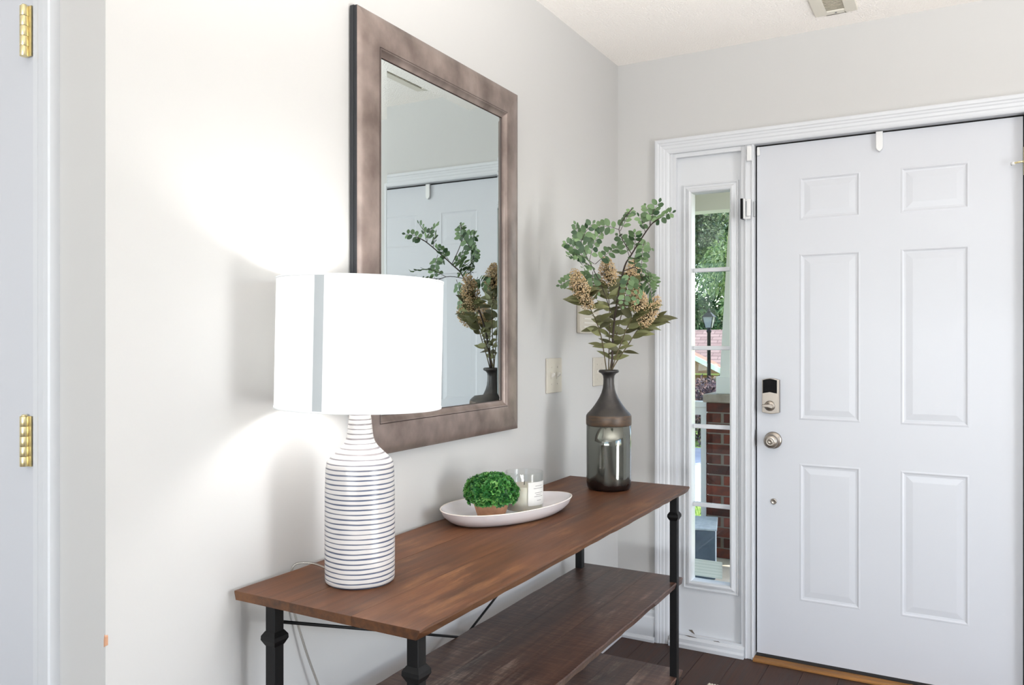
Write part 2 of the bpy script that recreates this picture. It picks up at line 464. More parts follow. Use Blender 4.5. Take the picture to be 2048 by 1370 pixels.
# ------------------------------------------------------------------ entry door, sidelight, jambs
def panel_rings(x0, x1, z0, z1, y, steps):
    """nested rectangles; steps = (inset, depth towards +y)"""
    b = MB(); rings = []
    for ins, d in steps:
        rings.append([(x0+ins, y+d, z0+ins), (x1-ins, y+d, z0+ins), (x1-ins, y+d, z1-ins), (x0+ins, y+d, z1-ins)])
    vs = [p for r_ in rings for p in r_]; fs = []
    for i in range(len(rings)-1):
        for j in range(4):
            j2 = (j+1) % 4
            fs.append((i*4+j, i*4+j2, (i+1)*4+j2, (i+1)*4+j))
    fs.append(tuple((len(rings)-1)*4+j for j in range(4)))
    b.add(vs, fs)
    return b
PST = [(0,0),(0.004,0.0),(0.010,-0.0010),(0.016,0.0020),(0.022,0.0028),(0.044,0.0005),(0.048,0.0005)]
def door_slab(name, x0, x1, z0, z1, y, thick, xs, zs, m, label):
    """six panel door; xs, zs: panel edges"""
    root = empty(name, ((x0+x1)/2, y, z0)); struct(root, label)
    inv = Matrix.Translation((-(x0+x1)/2, -y, -z0))
    def put(b, nm, bev=0):
        b.v = [tuple(inv @ Vector(p)) for p in b.v]
        return b.build(nm, m, root, bevel=bev)
    s = MB(); cols = [x0] + [e for pr in xs for e in pr] + [x1]; rows = [z0] + [e for pr in zs for e in pr] + [z1]
    for i in range(len(cols)-1):
        for j in range(len(rows)-1):
            if i % 2 == 1 and j % 2 == 1: 
                s.add([(cols[i],y+0.012,rows[j]),(cols[i+1],y+0.012,rows[j]),(cols[i+1],y+0.012,rows[j+1]),(cols[i],y+0.012,rows[j+1])], [(0,1,2,3)])
                continue
            s.add([(cols[i],y,rows[j]),(cols[i+1],y,rows[j]),(cols[i+1],y,rows[j+1]),(cols[i],y,rows[j+1])], [(0,1,2,3)])
    s.add([(x0,y,z0),(x1,y,z0),(x1,y,z1),(x0,y,z1),(x0,y+thick,z0),(x1,y+thick,z0),(x1,y+thick,z1),(x0,y+thick,z1)],
          [(0,4,5,1),(1,5,6,2),(2,6,7,3),(3,7,4,0),(4,7,6,5)])
    put(s, 'slab')
    for pr in xs:
        for qr in zs:
            put(panel_rings(pr[0], pr[1], qr[0], qr[1], y, PST), 'panel')
    return root, inv
DY = 0.028
door1, inv1 = door_slab('door_1', 0.5785, 1.470, 0.022, 2.0275, DY, 0.044,
    [(0.735, 0.961), (1.088, 1.315)], [(0.247, 0.788), (0.948, 1.6), (1.72, 1.896)], M['door'],
    'white six-panel entry door with satin nickel hardware')
def part(b, nm, m, root, inv, bev=0, seg=2):
    b.v = [tuple(inv @ Vector(p)) for p in b.v]
    return b.build(nm, m, root, bevel=bev, seg=seg)
# lock: escutcheon with black window and thumb turn
def arch(x0, x1, z0, z1, k):
    xm = (x0+x1)/2
    return [(x0, z0+k), ((x0+xm)/2, z0+k*0.35), (xm, z0), ((x1+xm)/2, z0+k*0.35), (x1, z0+k), (x1, z1-k), ((x1+xm)/2, z1-k*0.35), (xm, z1), ((x0+xm)/2, z1-k*0.35), (x0, z1-k)]
b = MB().prism(arch(0.602, 0.668, 0.972, 1.112, 0.006), 'y', DY-0.022, DY)
lock = part(b, 'deadbolt', M['nickel'], door1, inv1, 0.0015)
pl_ = MB().prism(arch(0.606, 0.660, 1.050, 1.110, 0.006)[4:] + [(0.606,1.053),(0.633,1.058),(0.660,1.053)], 'y', DY-0.027, DY-0.0222)
part(pl_, 'keypad_cover', M['black_gloss'], lock, inv1)
b = MB().prism(arch(0.606, 0.660, 0.976, 1.054, 0.005), 'y', DY-0.0245, DY-0.0222)
part(b, 'lock_face', M['nickel'], lock, inv1)
def disc_y(prof, cx, cz, y, seg=32):
    """lathe about the y axis; prof (radius, out of the door)"""
    b = MB().lathe([(r_, h) for r_, h in prof], seg)
    b.v = [(cx+p[0], y-p[2], cz+p[1]) for p in b.v]
    return b
part(disc_y([(0.020,0.0),(0.020,0.006),(0.017,0.009),(0.001,0.010)], 0.633, 1.004, DY-0.0246), 'turn_rose', M['nickel'], lock, inv1)
b = MB().prism([(0.606,1.0035),(0.612,0.9995),(0.628,0.999),(0.645,0.994),(0.648,1.000),(0.645,1.010),(0.630,1.012),(0.612,1.010),(0.606,1.0085)], 'y', DY-0.0475, DY-0.0347)
part(b, 'thumb_turn', M['nickel'], lock, inv1, 0.002)
# knob
kn = part(disc_y([(0.0335,0),(0.0335,0.004),(0.031,0.008),(0.024,0.010),(0.016,0.012),(0.0125,0.020),(0.013,0.028),(0.019,0.034),(0.0255,0.040),(0.0275,0.047),(0.026,0.054),(0.021,0.059),(0.014,0.0605),(0.011,0.0595),(0.0095,0.0600),(0.008,0.0615),(0.0055,0.0615),(0.004,0.0600),(0.0005,0.0600)], 0.641, 0.868, DY), 'door_knob', M['nickel'], door1, inv1)
part(disc_y([(0.0115,0),(0.0115,0.003),(0.0095,0.005),(0.0075,0.0045),(0.0005,0.004)], 0.643, 0.627, DY), 'lock_button', M['nickel'], door1, inv1)
part(MB().box(0.5735,0.5781,DY-0.004,DY+0.03,0.842,0.905), 'latch_plate', M['dark_gap'], door1, inv1)
# small sensor half on the door, dark weather strip line
part(MB().box(0.5795,0.5905,DY-0.010,DY,1.992,2.0265), 'contact_magnet', M['white_plastic'], door1, inv1, 0.003)
# dark strip below the door, painting in the shadow of its gap
part(MB().box(0.5785,1.47,DY+0.004,DY+0.03,0.012,0.0218), 'gap_shade', M['dark_gap'], door1, inv1)

# brass hinge with pin stop at the right edge of the door
hs = empty('hinge_pin_stop', (1.478, DY-0.006, 1.87), 0, 'small brass hinge-pin door stop at the right door edge', 'door stop')
b = MB().tube([(0,0,-0.045),(0,0,0.05)], 0.007, 12); b.build('hinge_barrel', M['brass'], hs)
b = MB().tube([(0,-0.004,0.0),(-0.016,-0.022,-0.003),(-0.035,-0.018,-0.005)], 0.0032, 10); b.build('stop_rod', M['brass'], hs)
b = MB().tube([(-0.033,-0.0185,-0.005),(-0.043,-0.013,-0.006)], [0.0055,0.006], 12); b.build('rubber_tip', M['white_plastic'], hs)

# jamb: head, mullion post, right post, dark reveal lines
jm = MB()
jm.box(0.2302, 0.242, 0.0, 0.14, 0, 2.036).box(0.5365, 0.5725, -0.002, 0.14, 0, 2.034).box(1.477, 1.53, -0.002, 0.14, 0, 2.034)
jm.box(0.2302, 1.53, -0.001, 0.14, 2.034, 2.0365)
struct(jm.build('trim_2', M['trim'], bevel=0.002), 'white door jamb and mullion post')
st = MB().box(0.5725,0.5735,DY+0.006,0.1,0.02,2.034).box(1.4755,1.477,DY+0.006,0.1,0.02,2.034).box(0.5725,1.477,DY+0.006,0.1,2.0325,2.034)
st.box(0.566,0.60,DY+0.046,0.075,0.02,2.034).box(1.45,1.48,DY+0.046,0.075,0.02,2.034).box(0.566,1.48,DY+0.046,0.075,2.0,2.034)
struct(st.build('trim_3', M['dark_gap']), 'dark weatherstrip in the door gap')
# fluted bead lines on the mullion
fm = MB()
for xx in (0.5415, 0.5665): fm.prism([(xx-0.003,-0.002),(xx-0.0015,-0.006),(xx+0.0015,-0.006),(xx+0.003,-0.002)], 'z', 0.0, 2.033)
struct(fm.build('trim_4', M['trim']), 'raised beads on the mullion post')
# threshold
th = MB().prism([(-0.020,0.0),(-0.020,0.005),(-0.012,0.0105),(0.0,0.0112),(0.02,0.0112),(0.02,0.0)], 'x', 0.5725, 1.53)
struct(th.build('trim_5', M['oak']), 'oak threshold under the entry door')
struct(MB().box(0.5725,1.477,0.021,0.14,0.0,0.0115).build('trim_6', M['dark_gap']), 'dark metal sill under the entry door')

# sidelight
sl = empty('window_1', (0.39, 0.02, 0.0)); struct(sl, 'narrow white sidelight window with five stacked panes')
invs = Matrix.Translation((-0.39, -0.02, 0))
gx0, gx1, gz0, gz1 = 0.317, 0.4735, 0.271, 1.868
pb = MB(); py = 0.022
pb.box(0.242, gx0, py, py+0.045, 0.03, 2.034).box(gx1, 0.5365, py, py+0.045, 0.03, 2.034).box(gx0, gx1, py, py+0.045, 0.03, gz0).box(gx0, gx1, py, py+0.045, gz1, 2.034)
part(pb, 'panel_frame', M['trim'], sl, invs)
# stop bead around the panel
q = MB()
for (a,b_,c_,d_) in ((0.242,0.256,0.03,2.034),(0.5225,0.5365,0.03,2.034),(0.256,0.5225,2.016,2.034),(0.256,0.5225,0.03,0.05)):
    q.box(a-0.0004,b_,0.0015,py,c_,d_)
part(q, 'stop_bead', M['trim'], sl, invs, 0.0015)
# moulded ring around the glass
mr_ = MB()
def ring(b, x0,x1,z0,z1,prof,y):
    rings = []
    for ins, h in prof:
        rings.append([(x0+ins,y-h,z0+ins),(x1-ins,y-h,z0+ins),(x1-ins,y-h,z1-ins),(x0+ins,y-h,z1-ins)])
    vs = [p for r_ in rings for p in r_]; fs = []
    for i in range(len(rings)-1):
        for j in range(4):
            j2 = (j+1) % 4; fs.append((i*4+j, i*4+j2, (i+1)*4+j2, (i+1)*4+j))
    b.add(vs, fs)
ring(mr_, gx0-0.036, gx1+0.036, gz0-0.036, gz1+0.036, [(0,0),(0.001,0.007),(0.006,0.009),(0.009,0.005),(0.016,0.006),(0.019,0.010),(0.027,0.013),(0.033,0.010),(0.036,0.003),(0.0362,-0.03)], py)
part(mr_, 'glazing_moulding', M['trim'], sl, invs)
zz = [1.5505, 1.2294, 0.9061, 0.5829]
for z in zz: part(MB().box(gx0, gx1, py+0.014, py+0.034, z-0.0085, z+0.0085), 'muntin', M['trim'], sl, invs, 0.003)
M['glass'] = glass_thin('window_glass', (0.985,0.995,0.99), 0.7)
edges = [gz1] + zz + [gz0]
for a, b_ in zip(edges[:-1], edges[1:]):
    part(MB().box(gx0+0.001, gx1-0.001, py+0.022, py+0.026, b_+(0.0085 if b_ != gz0 else 0.001), a-(0.0085 if a != gz1 else 0.001)), 'pane', M['glass'], sl, invs)
# bottom sill moulding of the sidelight
sb = MB().prism([(0.02,0.0),(-0.022,0.0),(-0.022,0.014),(-0.012,0.020),(-0.012,0.034),(-0.002,0.042),(0.022,0.05)], 'x', 0.2302, 0.5365)
part(sb, 'sill', M['trim'], sl, invs)
# chipped paint marks near the sill
M['chip'] = mat('chipped_wood', (88,80,72), 0.9)
cp = MB()
cp.prism([(0.303,0.064),(0.318,0.066),(0.325,0.056),(0.33,0.050),(0.318,0.054)], 'y', 0.0205, 0.0218)
cp.prism([(0.292,0.046),(0.312,0.0475),(0.335,0.045),(0.345,0.043),(0.318,0.0415)], 'y', 0.0008, 0.0038)
cp.prism([(0.41,0.0445),(0.432,0.046),(0.44,0.0425),(0.42,0.0415)], 'y', 0.0008, 0.0038)
part(cp, 'chipped_paint', M['chip'], sl, invs)
# energy sticker on the lowest pane
def sticker_mat():
    m = bpy.data.materials.new('frosted_sticker'); m.use_nodes = True
    nt = m.node_tree; p = nt.nodes['Principled BSDF']; out = nt.nodes['Material Output']
    tc = nt.nodes.new('ShaderNodeTexCoord'); w = nt.nodes.new('ShaderNodeTexWave'); w.bands_direction = 'Z'
    w.inputs['Scale'].default_value = 26; w.inputs['Distortion'].default_value = 1.5; w.inputs['Detail Scale'].default_value = 12
    nt.links.new(tc.outputs['Object'], w.inputs[0])
    rp = nt.nodes.new('ShaderNodeValToRGB'); rp.color_ramp.elements[0].color = lin((196,212,206)); rp.color_ramp.elements[1].color = lin((214,226,221))
    nt.links.new(w.outputs['Fac'], rp.inputs[0]); nt.links.new(rp.outputs[0], p.inputs['Base Color'])
    t = nt.nodes.new('ShaderNodeBsdfTransparent'); mx = nt.nodes.new('ShaderNodeMixShader'); mx.inputs[0].default_value = 0.25
    nt.links.new(p.outputs[0], mx.inputs[1]); nt.links.new(t.outputs[0], mx.inputs[2]); nt.links.new(mx.outputs[0], out.inputs[0])
    return m
part(MB().box(0.323,0.4365,py+0.0206,py+0.0216,0.287,0.356), 'glass_sticker', sticker_mat(), sl, invs)

# contact sensor on the mullion, flip lock, wreath hook
sn = MB().box(0.5475,0.5665,-0.019,-0.0062,1.967,2.026).build('contact_sensor', M['white_plastic'], None, 0.004, 3)
tag(sn, 'small white contact sensor at the top of the door post', 'sensor')
fk = empty('flip_lock', (0.552, -0.006, 1.778), 0, 'white flip lock with a black edge on the door post', 'lock')
MB().box(-0.014,0.010,-0.016,0.0,-0.040,0.036).build('base_plate', M['white_plastic'], fk, 0.002)
MB().box(-0.0235,-0.0142,-0.033,-0.002,-0.040,0.040).build('rubber_bumper', M['black_gloss'], fk, 0.001)
MB().box(-0.014,-0.006,-0.030,-0.016,-0.040,0.040).build('swing_arm', M['white_plastic'], fk, 0.002)
MB().box(0.0005,0.0145,-0.028,-0.0165,-0.030,0.036).build('lock_leaf', M['white_plastic'], fk, 0.002)
MB().box(-0.0055,0.0,-0.020,-0.0162,-0.030,0.030).build('spring_slot', M['grey_metal'], fk)
MB().box(0.0150,0.0265,0.002,0.010,-0.030,0.030).build('strike', M['grey_metal'], fk, 0.001)
hk = MB()
hp = [(1.0105,2.031),(1.0335,2.031),(1.0335,1.972),(1.031,1.965),(1.022,1.956),(1.013,1.965),(1.0105,1.972)]
hk.prism([(x_, z_) for x_, z_ in hp], 'y', DY-0.014, DY-0.0025).box(1.0105,1.0335,DY-0.012,DY+0.046,2.0278,2.031)
tag(hk.build('wreath_hook', M['white_plastic'], None, 0.002), 'clear white hook hanging over the top of the entry door', 'hook')

# ------------------------------------------------------------------ closet door at far left
casing_frame('trim_7', -1.062, -0.1315, 2.105, -2.358, label='white casing of the closet door')
struct(MB().box(-0.212,-0.1915,-2.360,-2.238,0,2.045).box(-1.0,-0.98,-2.360,-2.238,0,2.045).box(-0.98,-0.212,-2.360,-2.238,2.03,2.045).build('trim_8', M['trim']), 'white closet door jamb')
door2, inv2 = door_slab('door_2', -0.975, -0.2155, 0.012, 2.028, -2.357, 0.035,
    [(-0.87, -0.645), (-0.545, -0.3205)], [(0.25, 0.82), (0.98, 1.605), (1.73, 1.9)], M['door'], 'white panelled closet door with brass hinges')
for zc in (1.8285, 1.069, 0.31):
    hg = MB()
    for k in range(5):
        z0 = zc-0.0465 + k*0.0186
        hg.lathe([(0.0072,z0+0.0002),(0.0075,z0+0.0006),(0.0075,z0+0.0180),(0.0072,z0+0.0184)], 18, c=(-0.2305,-2.3655))
    hg.box(-0.2305,-0.2155,-2.3615,-2.3590,zc-0.0465,zc+0.0465)
    hg.tube([(-0.2305,-2.3655,zc+0.0466),(-0.2305,-2.3655,zc+0.0495)], [0.006,0.004], 12)
    part(hg, 'hinge', M['brass'], door2, inv2)

# corner chip on the wall edge
ch = MB().prism([(-0.0030,0.728),(0.0012,0.731),(0.0013,0.746),(-0.001,0.750),(-0.003,0.74)], 'y', -2.3592, -2.354)
M['drywall'] = mat('bare_drywall', (188,142,112), 0.9)
cho = ch.build('trim_9', M['drywall']); struct(cho, 'paint chip on the outside wall corner')

# ------------------------------------------------------------------ ceiling vent
vt = empty('ceiling_vent', (0.895, -0.32, 2.44), 0, 'cream louvred air vent in the ceiling near the door', 'vent')
vb = MB()
for (a,b_,c_,d_) in ((-0.0715,-0.0315,-0.175,0.173),(0.0315,0.0715,-0.175,0.173),(-0.0315,0.0315,-0.175,-0.145),(-0.0315,0.0315,0.143,0.173)):
    vb.prism([(a,c_),(b_,c_),(b_,d_),(a,d_)], 'z', -0.009, 0.0)
vb.build('frame', M['vent'], vt, 0.003)
MB().box(-0.0315,0.0315,-0.145,0.143,-0.002,-0.0005).build('back_plate', M['vent'], vt)
for k in range(22):
    y0 = -0.140 + k*0.0129
    MB().prism([(y0,-0.008),(y0+0.0015,-0.0085),(y0+0.0115,-0.0035),(y0+0.010,-0.003)], 'x', -0.0313, 0.0313).build('slat', M['vent'], vt)
MB().lathe([(0.0035,-0.0105),(0.0035,-0.009)], 12, c=(0.0,0.158)).build('screw', M['grey_metal'], vt)

# ------------------------------------------------------------------ mirror
my0, my1, mz0, mz1 = -1.732, -0.932, 0.972, 2.06
mi = empty('wall_mirror', (0.0016, (my0+my1)/2, (mz0+mz1)/2), R(0.32), 'large rectangular mirror in a brushed bronze frame', 'mirror')
mc = Vector((0.0, (my0+my1)/2, (mz0+mz1)/2))
W2, H2 = (my1-my0)/2, (mz1-mz0)/2
# profile across the frame: (inset from outer edge, distance from wall)
PF_face = [(0.0,0.0215),(0.004,0.0245),(0.02,0.0275),(0.04,0.0295),(0.06,0.030),(0.074,0.0295),(0.0775,0.0285)]
PF_lin = [(0.0795,0.0300),(0.0815,0.0300),(0.083,0.0270),(0.0945,0.0185),(0.0955,0.0190),(0.0965,0.0180)]
def frame_side(prof, side, name, m, par):
    b = MB(); n = len(prof); rings = []
    for end in (0, 1):
        r_ = []
        for ins, h in prof:
            a, c_ = W2-ins, H2-ins
            pts = {'left': ((-a,-c_),(-a,c_)), 'right': ((a,c_),(a,-c_)), 'top': ((-a,c_),(a,c_)), 'bottom': ((a,-c_),(-a,-c_))}[side]
            r_.append((h, pts[end][0], pts[end][1]))
        rings.append(r_)
    vs = rings[0] + rings[1]
    b.add(vs, [(j, j+1, n+j+1, n+j) for j in range(n-1)], 0, True)
    return b.build(name, m, par)
for sd in ('left','right','top','bottom'):
    rail = frame_side(PF_face, sd, 'frame_rail', M['frame'], mi)
    frame_side(PF_lin, sd, 'liner', M['frame'], rail)
    frame_side([(0.0772,0.0286),(0.0784,0.0265),(0.0796,0.0301)], sd, 'groove', M['frame_dark'], rail)
    frame_side([(0.0963,0.0182),(0.0985,0.0150)], sd, 'rebate', M['frame_dark'], rail)
bk = MB()
ring(bk, -W2, W2, -H2, H2, [(0,0.0),(0,0.0215)], 0)
bk.v = [(-p[1], p[0], p[2]) for p in bk.v]
bo = bk.build('side_band', M['frame_black'], mi)
# black raised bead on the sides
bd = MB()
for (a,b_,c_,d_) in ((-W2-0.0015,-W2,-H2,H2),(W2,W2+0.0015,-H2,H2),(-W2,W2,-H2-0.0015,-H2),(-W2,W2,H2,H2+0.0015)):
    bd.box(0.001,0.012,a,b_,c_,d_)
bd.build('side_bead', M['frame_black'], mi)
MB().box(0.0005,0.011,-W2+0.004,W2-0.004,-H2+0.004,H2-0.004).build('backing_board', M['frame_black'], mi)
# bevelled mirror glass
gl = MB(); gi = 0.0975
a, c_ = W2-gi, H2-gi
bev = 0.024
o4 = [(0.0150,-a,-c_),(0.0150,a,-c_),(0.0150,a,c_),(0.0150,-a,c_)]
i4 = [(0.0164,-a+bev,-c_+bev),(0.0164,a-bev,-c_+bev),(0.0164,a-bev,c_-bev),(0.0164,-a+bev,c_-bev)]
gl.add(o4+i4, [(4,5,6,7),(0,1,5,4),(1,2,6,5),(2,3,7,6),(3,0,4,7)])
gl.build('mirror_glass', M['mirror'], mi)

# ------------------------------------------------------------------ switches
def switch_plate(name, y0, y1, z0, z1, label, th=0.006):
    r_ = empty(name, (0.0, (y0+y1)/2, (z0+z1)/2), 0, label, 'light switch', 'wall switches')
    w, h = (y1-y0)/2, (z1-z0)/2
    MB().box(0.0, th, -w, w, -h, h).build('plate', M['plate_almond'], r_, 0.0025, 3)
    for yy in (-0.023, 0.023):
        t = MB().prism([(th-0.001,-0.008),(th+0.011,0.001),(th+0.013,0.006),(th+0.009,0.010),(th-0.001,0.006)], 'y', yy-0.0048, yy+0.0048)
        t.v = [(p[0], p[1], p[2]) for p in t.v]
        t.build('toggle', M['toggle'], r_, 0.001)
        MB().box(th, th+0.0012, yy-0.0065, yy+0.0065, -0.013, 0.013).build('slot', M['plate_almond'], r_)
        for zz_ in (-0.030, 0.030):
            s_ = MB().lathe([(0.003,0.0),(0.003,0.001),(0.0005,0.0015)], 12)
            s_.v = [(th+p[2], yy+p[0], zz_+p[1]) for p in s_.v]
            s_.build('screw', M['plate_almond'], r_)
    return r_
switch_plate('light_switch', -0.688, -0.566, 1.0705, 1.1955, 'almond double light switch beside the mirror')
switch_plate('light_switch', -0.2735, -0.157, 1.0765, 1.192, 'almond double light switch half hidden behind the vase neck')
kp = empty('wall_chime', (0.0, -0.34, 1.345), 0, 'beige wall box half hidden behind the bouquet leaves', 'wall box')
MB().box(0.0,0.020,-0.088,0.088,-0.058,0.060).build('case', M['plate_almond'], kp, 0.006, 3)
for k in range(5): MB().box(0.0200,0.0212,-0.06,0.06,-0.035+k*0.016,-0.030+k*0.016).build('grille_bar', M['toggle'], kp)

# ------------------------------------------------------------------ console table
TZ = 0.757
TX0, TX1, TY0, TY1 = 0.018, 0.470, -2.096, -0.519
tb = empty('console_table', (0.248, -1.315, 0.0), 0, 'rustic brown wood console table with three tiers and black iron legs', 'console table')
def tp(b, nm, m, par=None, bev=0, seg=2):
    b.v = [(p[0]-0.248, p[1]+1.315, p[2]) for p in b.v]
    return b.build(nm, m, par or tb, bevel=bev, seg=seg)
def rough_board(x0, x1, y0, y1, z0, z1, rs, ragged0=False, ragged1=False, nx=3, ny=36):
    """plank with slightly hewn lower edges; top = material 0, sides = material 1"""
    b = MB()
    ys = [y0 + (y1-y0)*i/ny for i in range(ny+1)]
    def jit(s): return (rs.random()-0.5)*s
    ring = []
    for i, y in enumerate(ys):
        j1 = jit(0.0028) if ragged1 else 0; j0 = jit(0.0028) if ragged0 else 0
        ring.append([(x0+j0, y, z1), (x1+j1, y, z1), (x1+j1*0.4+(0.0015 if ragged1 else 0), y, z1-0.004), (x1-(0.004+jit(0.004) if ragged1 else 0), y, z0), (x0+(0.004 if ragged0 else 0), y, z0), (x0+j0*0.4, y, z1-0.004)])
    n = 6
    vs = [p for r_ in ring for p in r_]
    for i in range(ny):
        for j in range(n):
            j2 = (j+1) % n
            b.add([vs[i*n+j], vs[i*n+j2], vs[(i+1)*n+j2], vs[(i+1)*n+j]], [(0,1,2,3)], 0 if j == 0 else 1)
    b.add(ring[0], [tuple(range(n))], 1); b.add(ring[-1], [tuple(range(n))], 1)
    return b
rs = random.Random(11)
def tier(name, x0, x1, y0, y1, z, th, n, mt, me):
    """the boards of one tier: thing > tier > board"""
    first = None
    cuts = [x0] + [x0 + (x1-x0)*(k+1)/n + (rs.random()-0.5)*0.012 for k in range(n-1)] + [x1]
    t = empty(name, (0,0,0)); t.parent = tb
    for k in range(n):
        g0 = 0.0003 if k else 0; g1 = 0.0003 if k < n-1 else 0
        b = rough_board(cuts[k]+g0, cuts[k+1]-g1, y0+rs.random()*0.0015, y1-rs.random()*0.0015, z-th, z-rs.random()*0.0004, rs, k == 0, k == n-1)
        tp(b, 'board', [mt, me], t)
    return t
tier('table_top', TX0, TX1, TY0, TY1, TZ, 0.018, 3, M['top_wood'], M['edge_wood'])
tier('shelf', 0.072, 0.4445, TY0+0.008, TY1+0.002, 0.440, 0.022, 3, M['shelf_wood'], M['shelf_wood'])
tier('shelf', 0.072, 0.4445, TY0+0.008, TY1+0.002, 0.120, 0.022, 3, M['shelf_wood'], M['shelf_wood'])
LEGS = [(0.4345,-2.053),(0.4345,-0.577),(0.0860,-2.053),(0.0830,-0.577)]
for lx, ly in LEGS:
    s = 0.0125
    leg = tp(MB().box(lx-s,lx+s,ly-s,ly+s,0.0,TZ-0.0185), 'leg', M['black_iron'], None, 0.0015)
    for zc in (0.662,):
        def sq(zv, r_): return [(lx-r_,ly-r_,zv),(lx+r_,ly-r_,zv),(lx+r_,ly+r_,zv),(lx-r_,ly+r_,zv)]
        lv = [(zc+0.015,s+0.0004),(zc+0.006,s+0.0062),(zc-0.002,s+0.0066),(zc-0.010,s+0.0025),(zc-0.014,s+0.0004)]
        cb_ = MB(); vs = [p for l_ in lv for p in sq(*l_)]; fs = []
        for i in range(len(lv)-1):
            for j in range(4): fs.append((i*4+j, i*4+(j+1)%4, (i+1)*4+(j+1)%4, (i+1)*4+j))
        cb_.add(vs, fs)
        c_o = tp(cb_, 'collar', M['black_iron'], leg)
    ft = tp(MB().lathe([(0.017,0.0),(0.018,0.004),(0.0135,0.012)], 16, c=(lx,ly)), 'foot', M['black_iron'], leg)
# cross brace rods on the back and short rods at the ends
tp(MB().tube([(0.070,-2.045,0.690),(0.070,-0.585,0.150)], 0.0035, 8), 'brace_rod', M['black_iron'])
tp(MB().tube([(0.062,-2.045,0.150),(0.062,-0.585,0.690)], 0.0035, 8), 'brace_rod', M['black_iron'])

# ------------------------------------------------------------------ lamp
LX, LY = 0.1906, -1.917
lp = empty('table_lamp', (LX, LY, TZ), 0, 'white striped ceramic table lamp with a lit white drum shade', 'table lamp')
def stripe_mat():
    m = bpy.data.materials.new('striped_ceramic'); m.use_nodes = True
    nt = m.node_tree; L = nt.links; p = nt.nodes['Principled BSDF']
    tc = nt.nodes.new('ShaderNodeTexCoord'); sp = nt.nodes.new('ShaderNodeSeparateXYZ'); L.new(tc.outputs['Object'], sp.inputs[0])
    n1 = nt.nodes.new('ShaderNodeTexNoise'); n1.inputs['Scale'].default_value = 9; n1.inputs['Detail'].default_value = 2
    L.new(tc.outputs['Object'], n1.inputs['Vector'])
    wob = nt.nodes.new('ShaderNodeMath'); wob.operation = 'MULTIPLY_ADD'; wob.inputs[1].default_value = 0.0055
    L.new(n1.outputs[0], wob.inputs[0]); L.new(sp.outputs[2], wob.inputs[2])
    dv = nt.nodes.new('ShaderNodeMath'); dv.operation = 'DIVIDE'; dv.inputs[1].default_value = 0.0098; L.new(wob.outputs[0], dv.inputs[0])
    fr = nt.nodes.new('ShaderNodeMath'); fr.operation = 'FRACT'; L.new(dv.outputs[0], fr.inputs[0])
    # distance from the stripe centre, width varies
    sb_ = nt.nodes.new('ShaderNodeMath'); sb_.operation = 'SUBTRACT'; sb_.inputs[1].default_value = 0.5; L.new(fr.outputs[0], sb_.inputs[0])
    ab = nt.nodes.new('ShaderNodeMath'); ab.operation = 'ABSOLUTE'; L.new(sb_.outputs[0], ab.inputs[0])
    n2 = nt.nodes.new('ShaderNodeTexNoise'); n2.inputs['Scale'].default_value = 30
    mp = nt.nodes.new('ShaderNodeMapping'); mp.inputs['Scale'].default_value = (0.4,0.4,3); L.new(tc.outputs['Object'], mp.inputs[0]); L.new(mp.outputs[0], n2.inputs['Vector'])
    wd = nt.nodes.new('ShaderNodeMapRange'); wd.inputs[1].default_value = 0.3; wd.inputs[2].default_value = 0.7; wd.inputs[3].default_value = 0.07; wd.inputs[4].default_value = 0.19
    L.new(n2.outputs[0], wd.inputs[0])
    df = nt.nodes.new('ShaderNodeMath'); df.operation = 'SUBTRACT'; L.new(wd.outputs[0], df.inputs[0]); L.new(ab.outputs[0], df.inputs[1])
    ss = nt.nodes.new('ShaderNodeMapRange'); ss.inputs[1].default_value = -0.05; ss.inputs[2].default_value = 0.05; L.new(df.outputs[0], ss.inputs[0])
    # stripes turn warm grey and faint on the shoulder and neck
    zc = nt.nodes.new('ShaderNodeMapRange'); zc.inputs[1].default_value = 0.225; zc.inputs[2].default_value = 0.265; L.new(sp.outputs[2], zc.inputs[0])
    cm = nt.nodes.new('ShaderNodeMix'); cm.data_type = 'RGBA'; L.new(zc.outputs[0], cm.inputs[0]); cm.inputs[6].default_value = lin((70,78,100)); cm.inputs[7].default_value = lin((112,106,108))
    mx = nt.nodes.new('ShaderNodeMix'); mx.data_type = 'RGBA'; L.new(ss.outputs[0], mx.inputs[0]); mx.inputs[6].default_value = lin((196,192,189)); L.new(cm.outputs[2], mx.inputs[7])
    L.new(mx.outputs[2], p.inputs['Base Color']); p.inputs['Roughness'].default_value = 0.28
    iv = nt.nodes.new('ShaderNodeMath'); iv.operation = 'SUBTRACT'; iv.inputs[0].default_value = 1; L.new(ss.outputs[0], iv.inputs[1])
    b = nt.nodes.new('ShaderNodeBump'); b.inputs['Strength'].default_value = 0.5; b.inputs['Distance'].default_value = 0.0012
    L.new(iv.outputs[0], b.inputs['Height']); L.new(b.outputs[0], p.inputs['Normal'])
    return m
prof = [(0.0670,0.0),(0.0705,0.003),(0.0718,0.010),(0.0722,0.10),(0.0718,0.19),(0.0705,0.230),(0.0697,0.238),(0.0680,0.2475),(0.0620,0.2555),(0.0530,0.264),(0.0440,0.2725),(0.0360,0.281),(0.0305,0.290),(0.0275,0.300),(0.0255,0.315),(0.0235,0.335),(0.0208,0.354),(0.0200,0.368),(0.0185,0.372)]
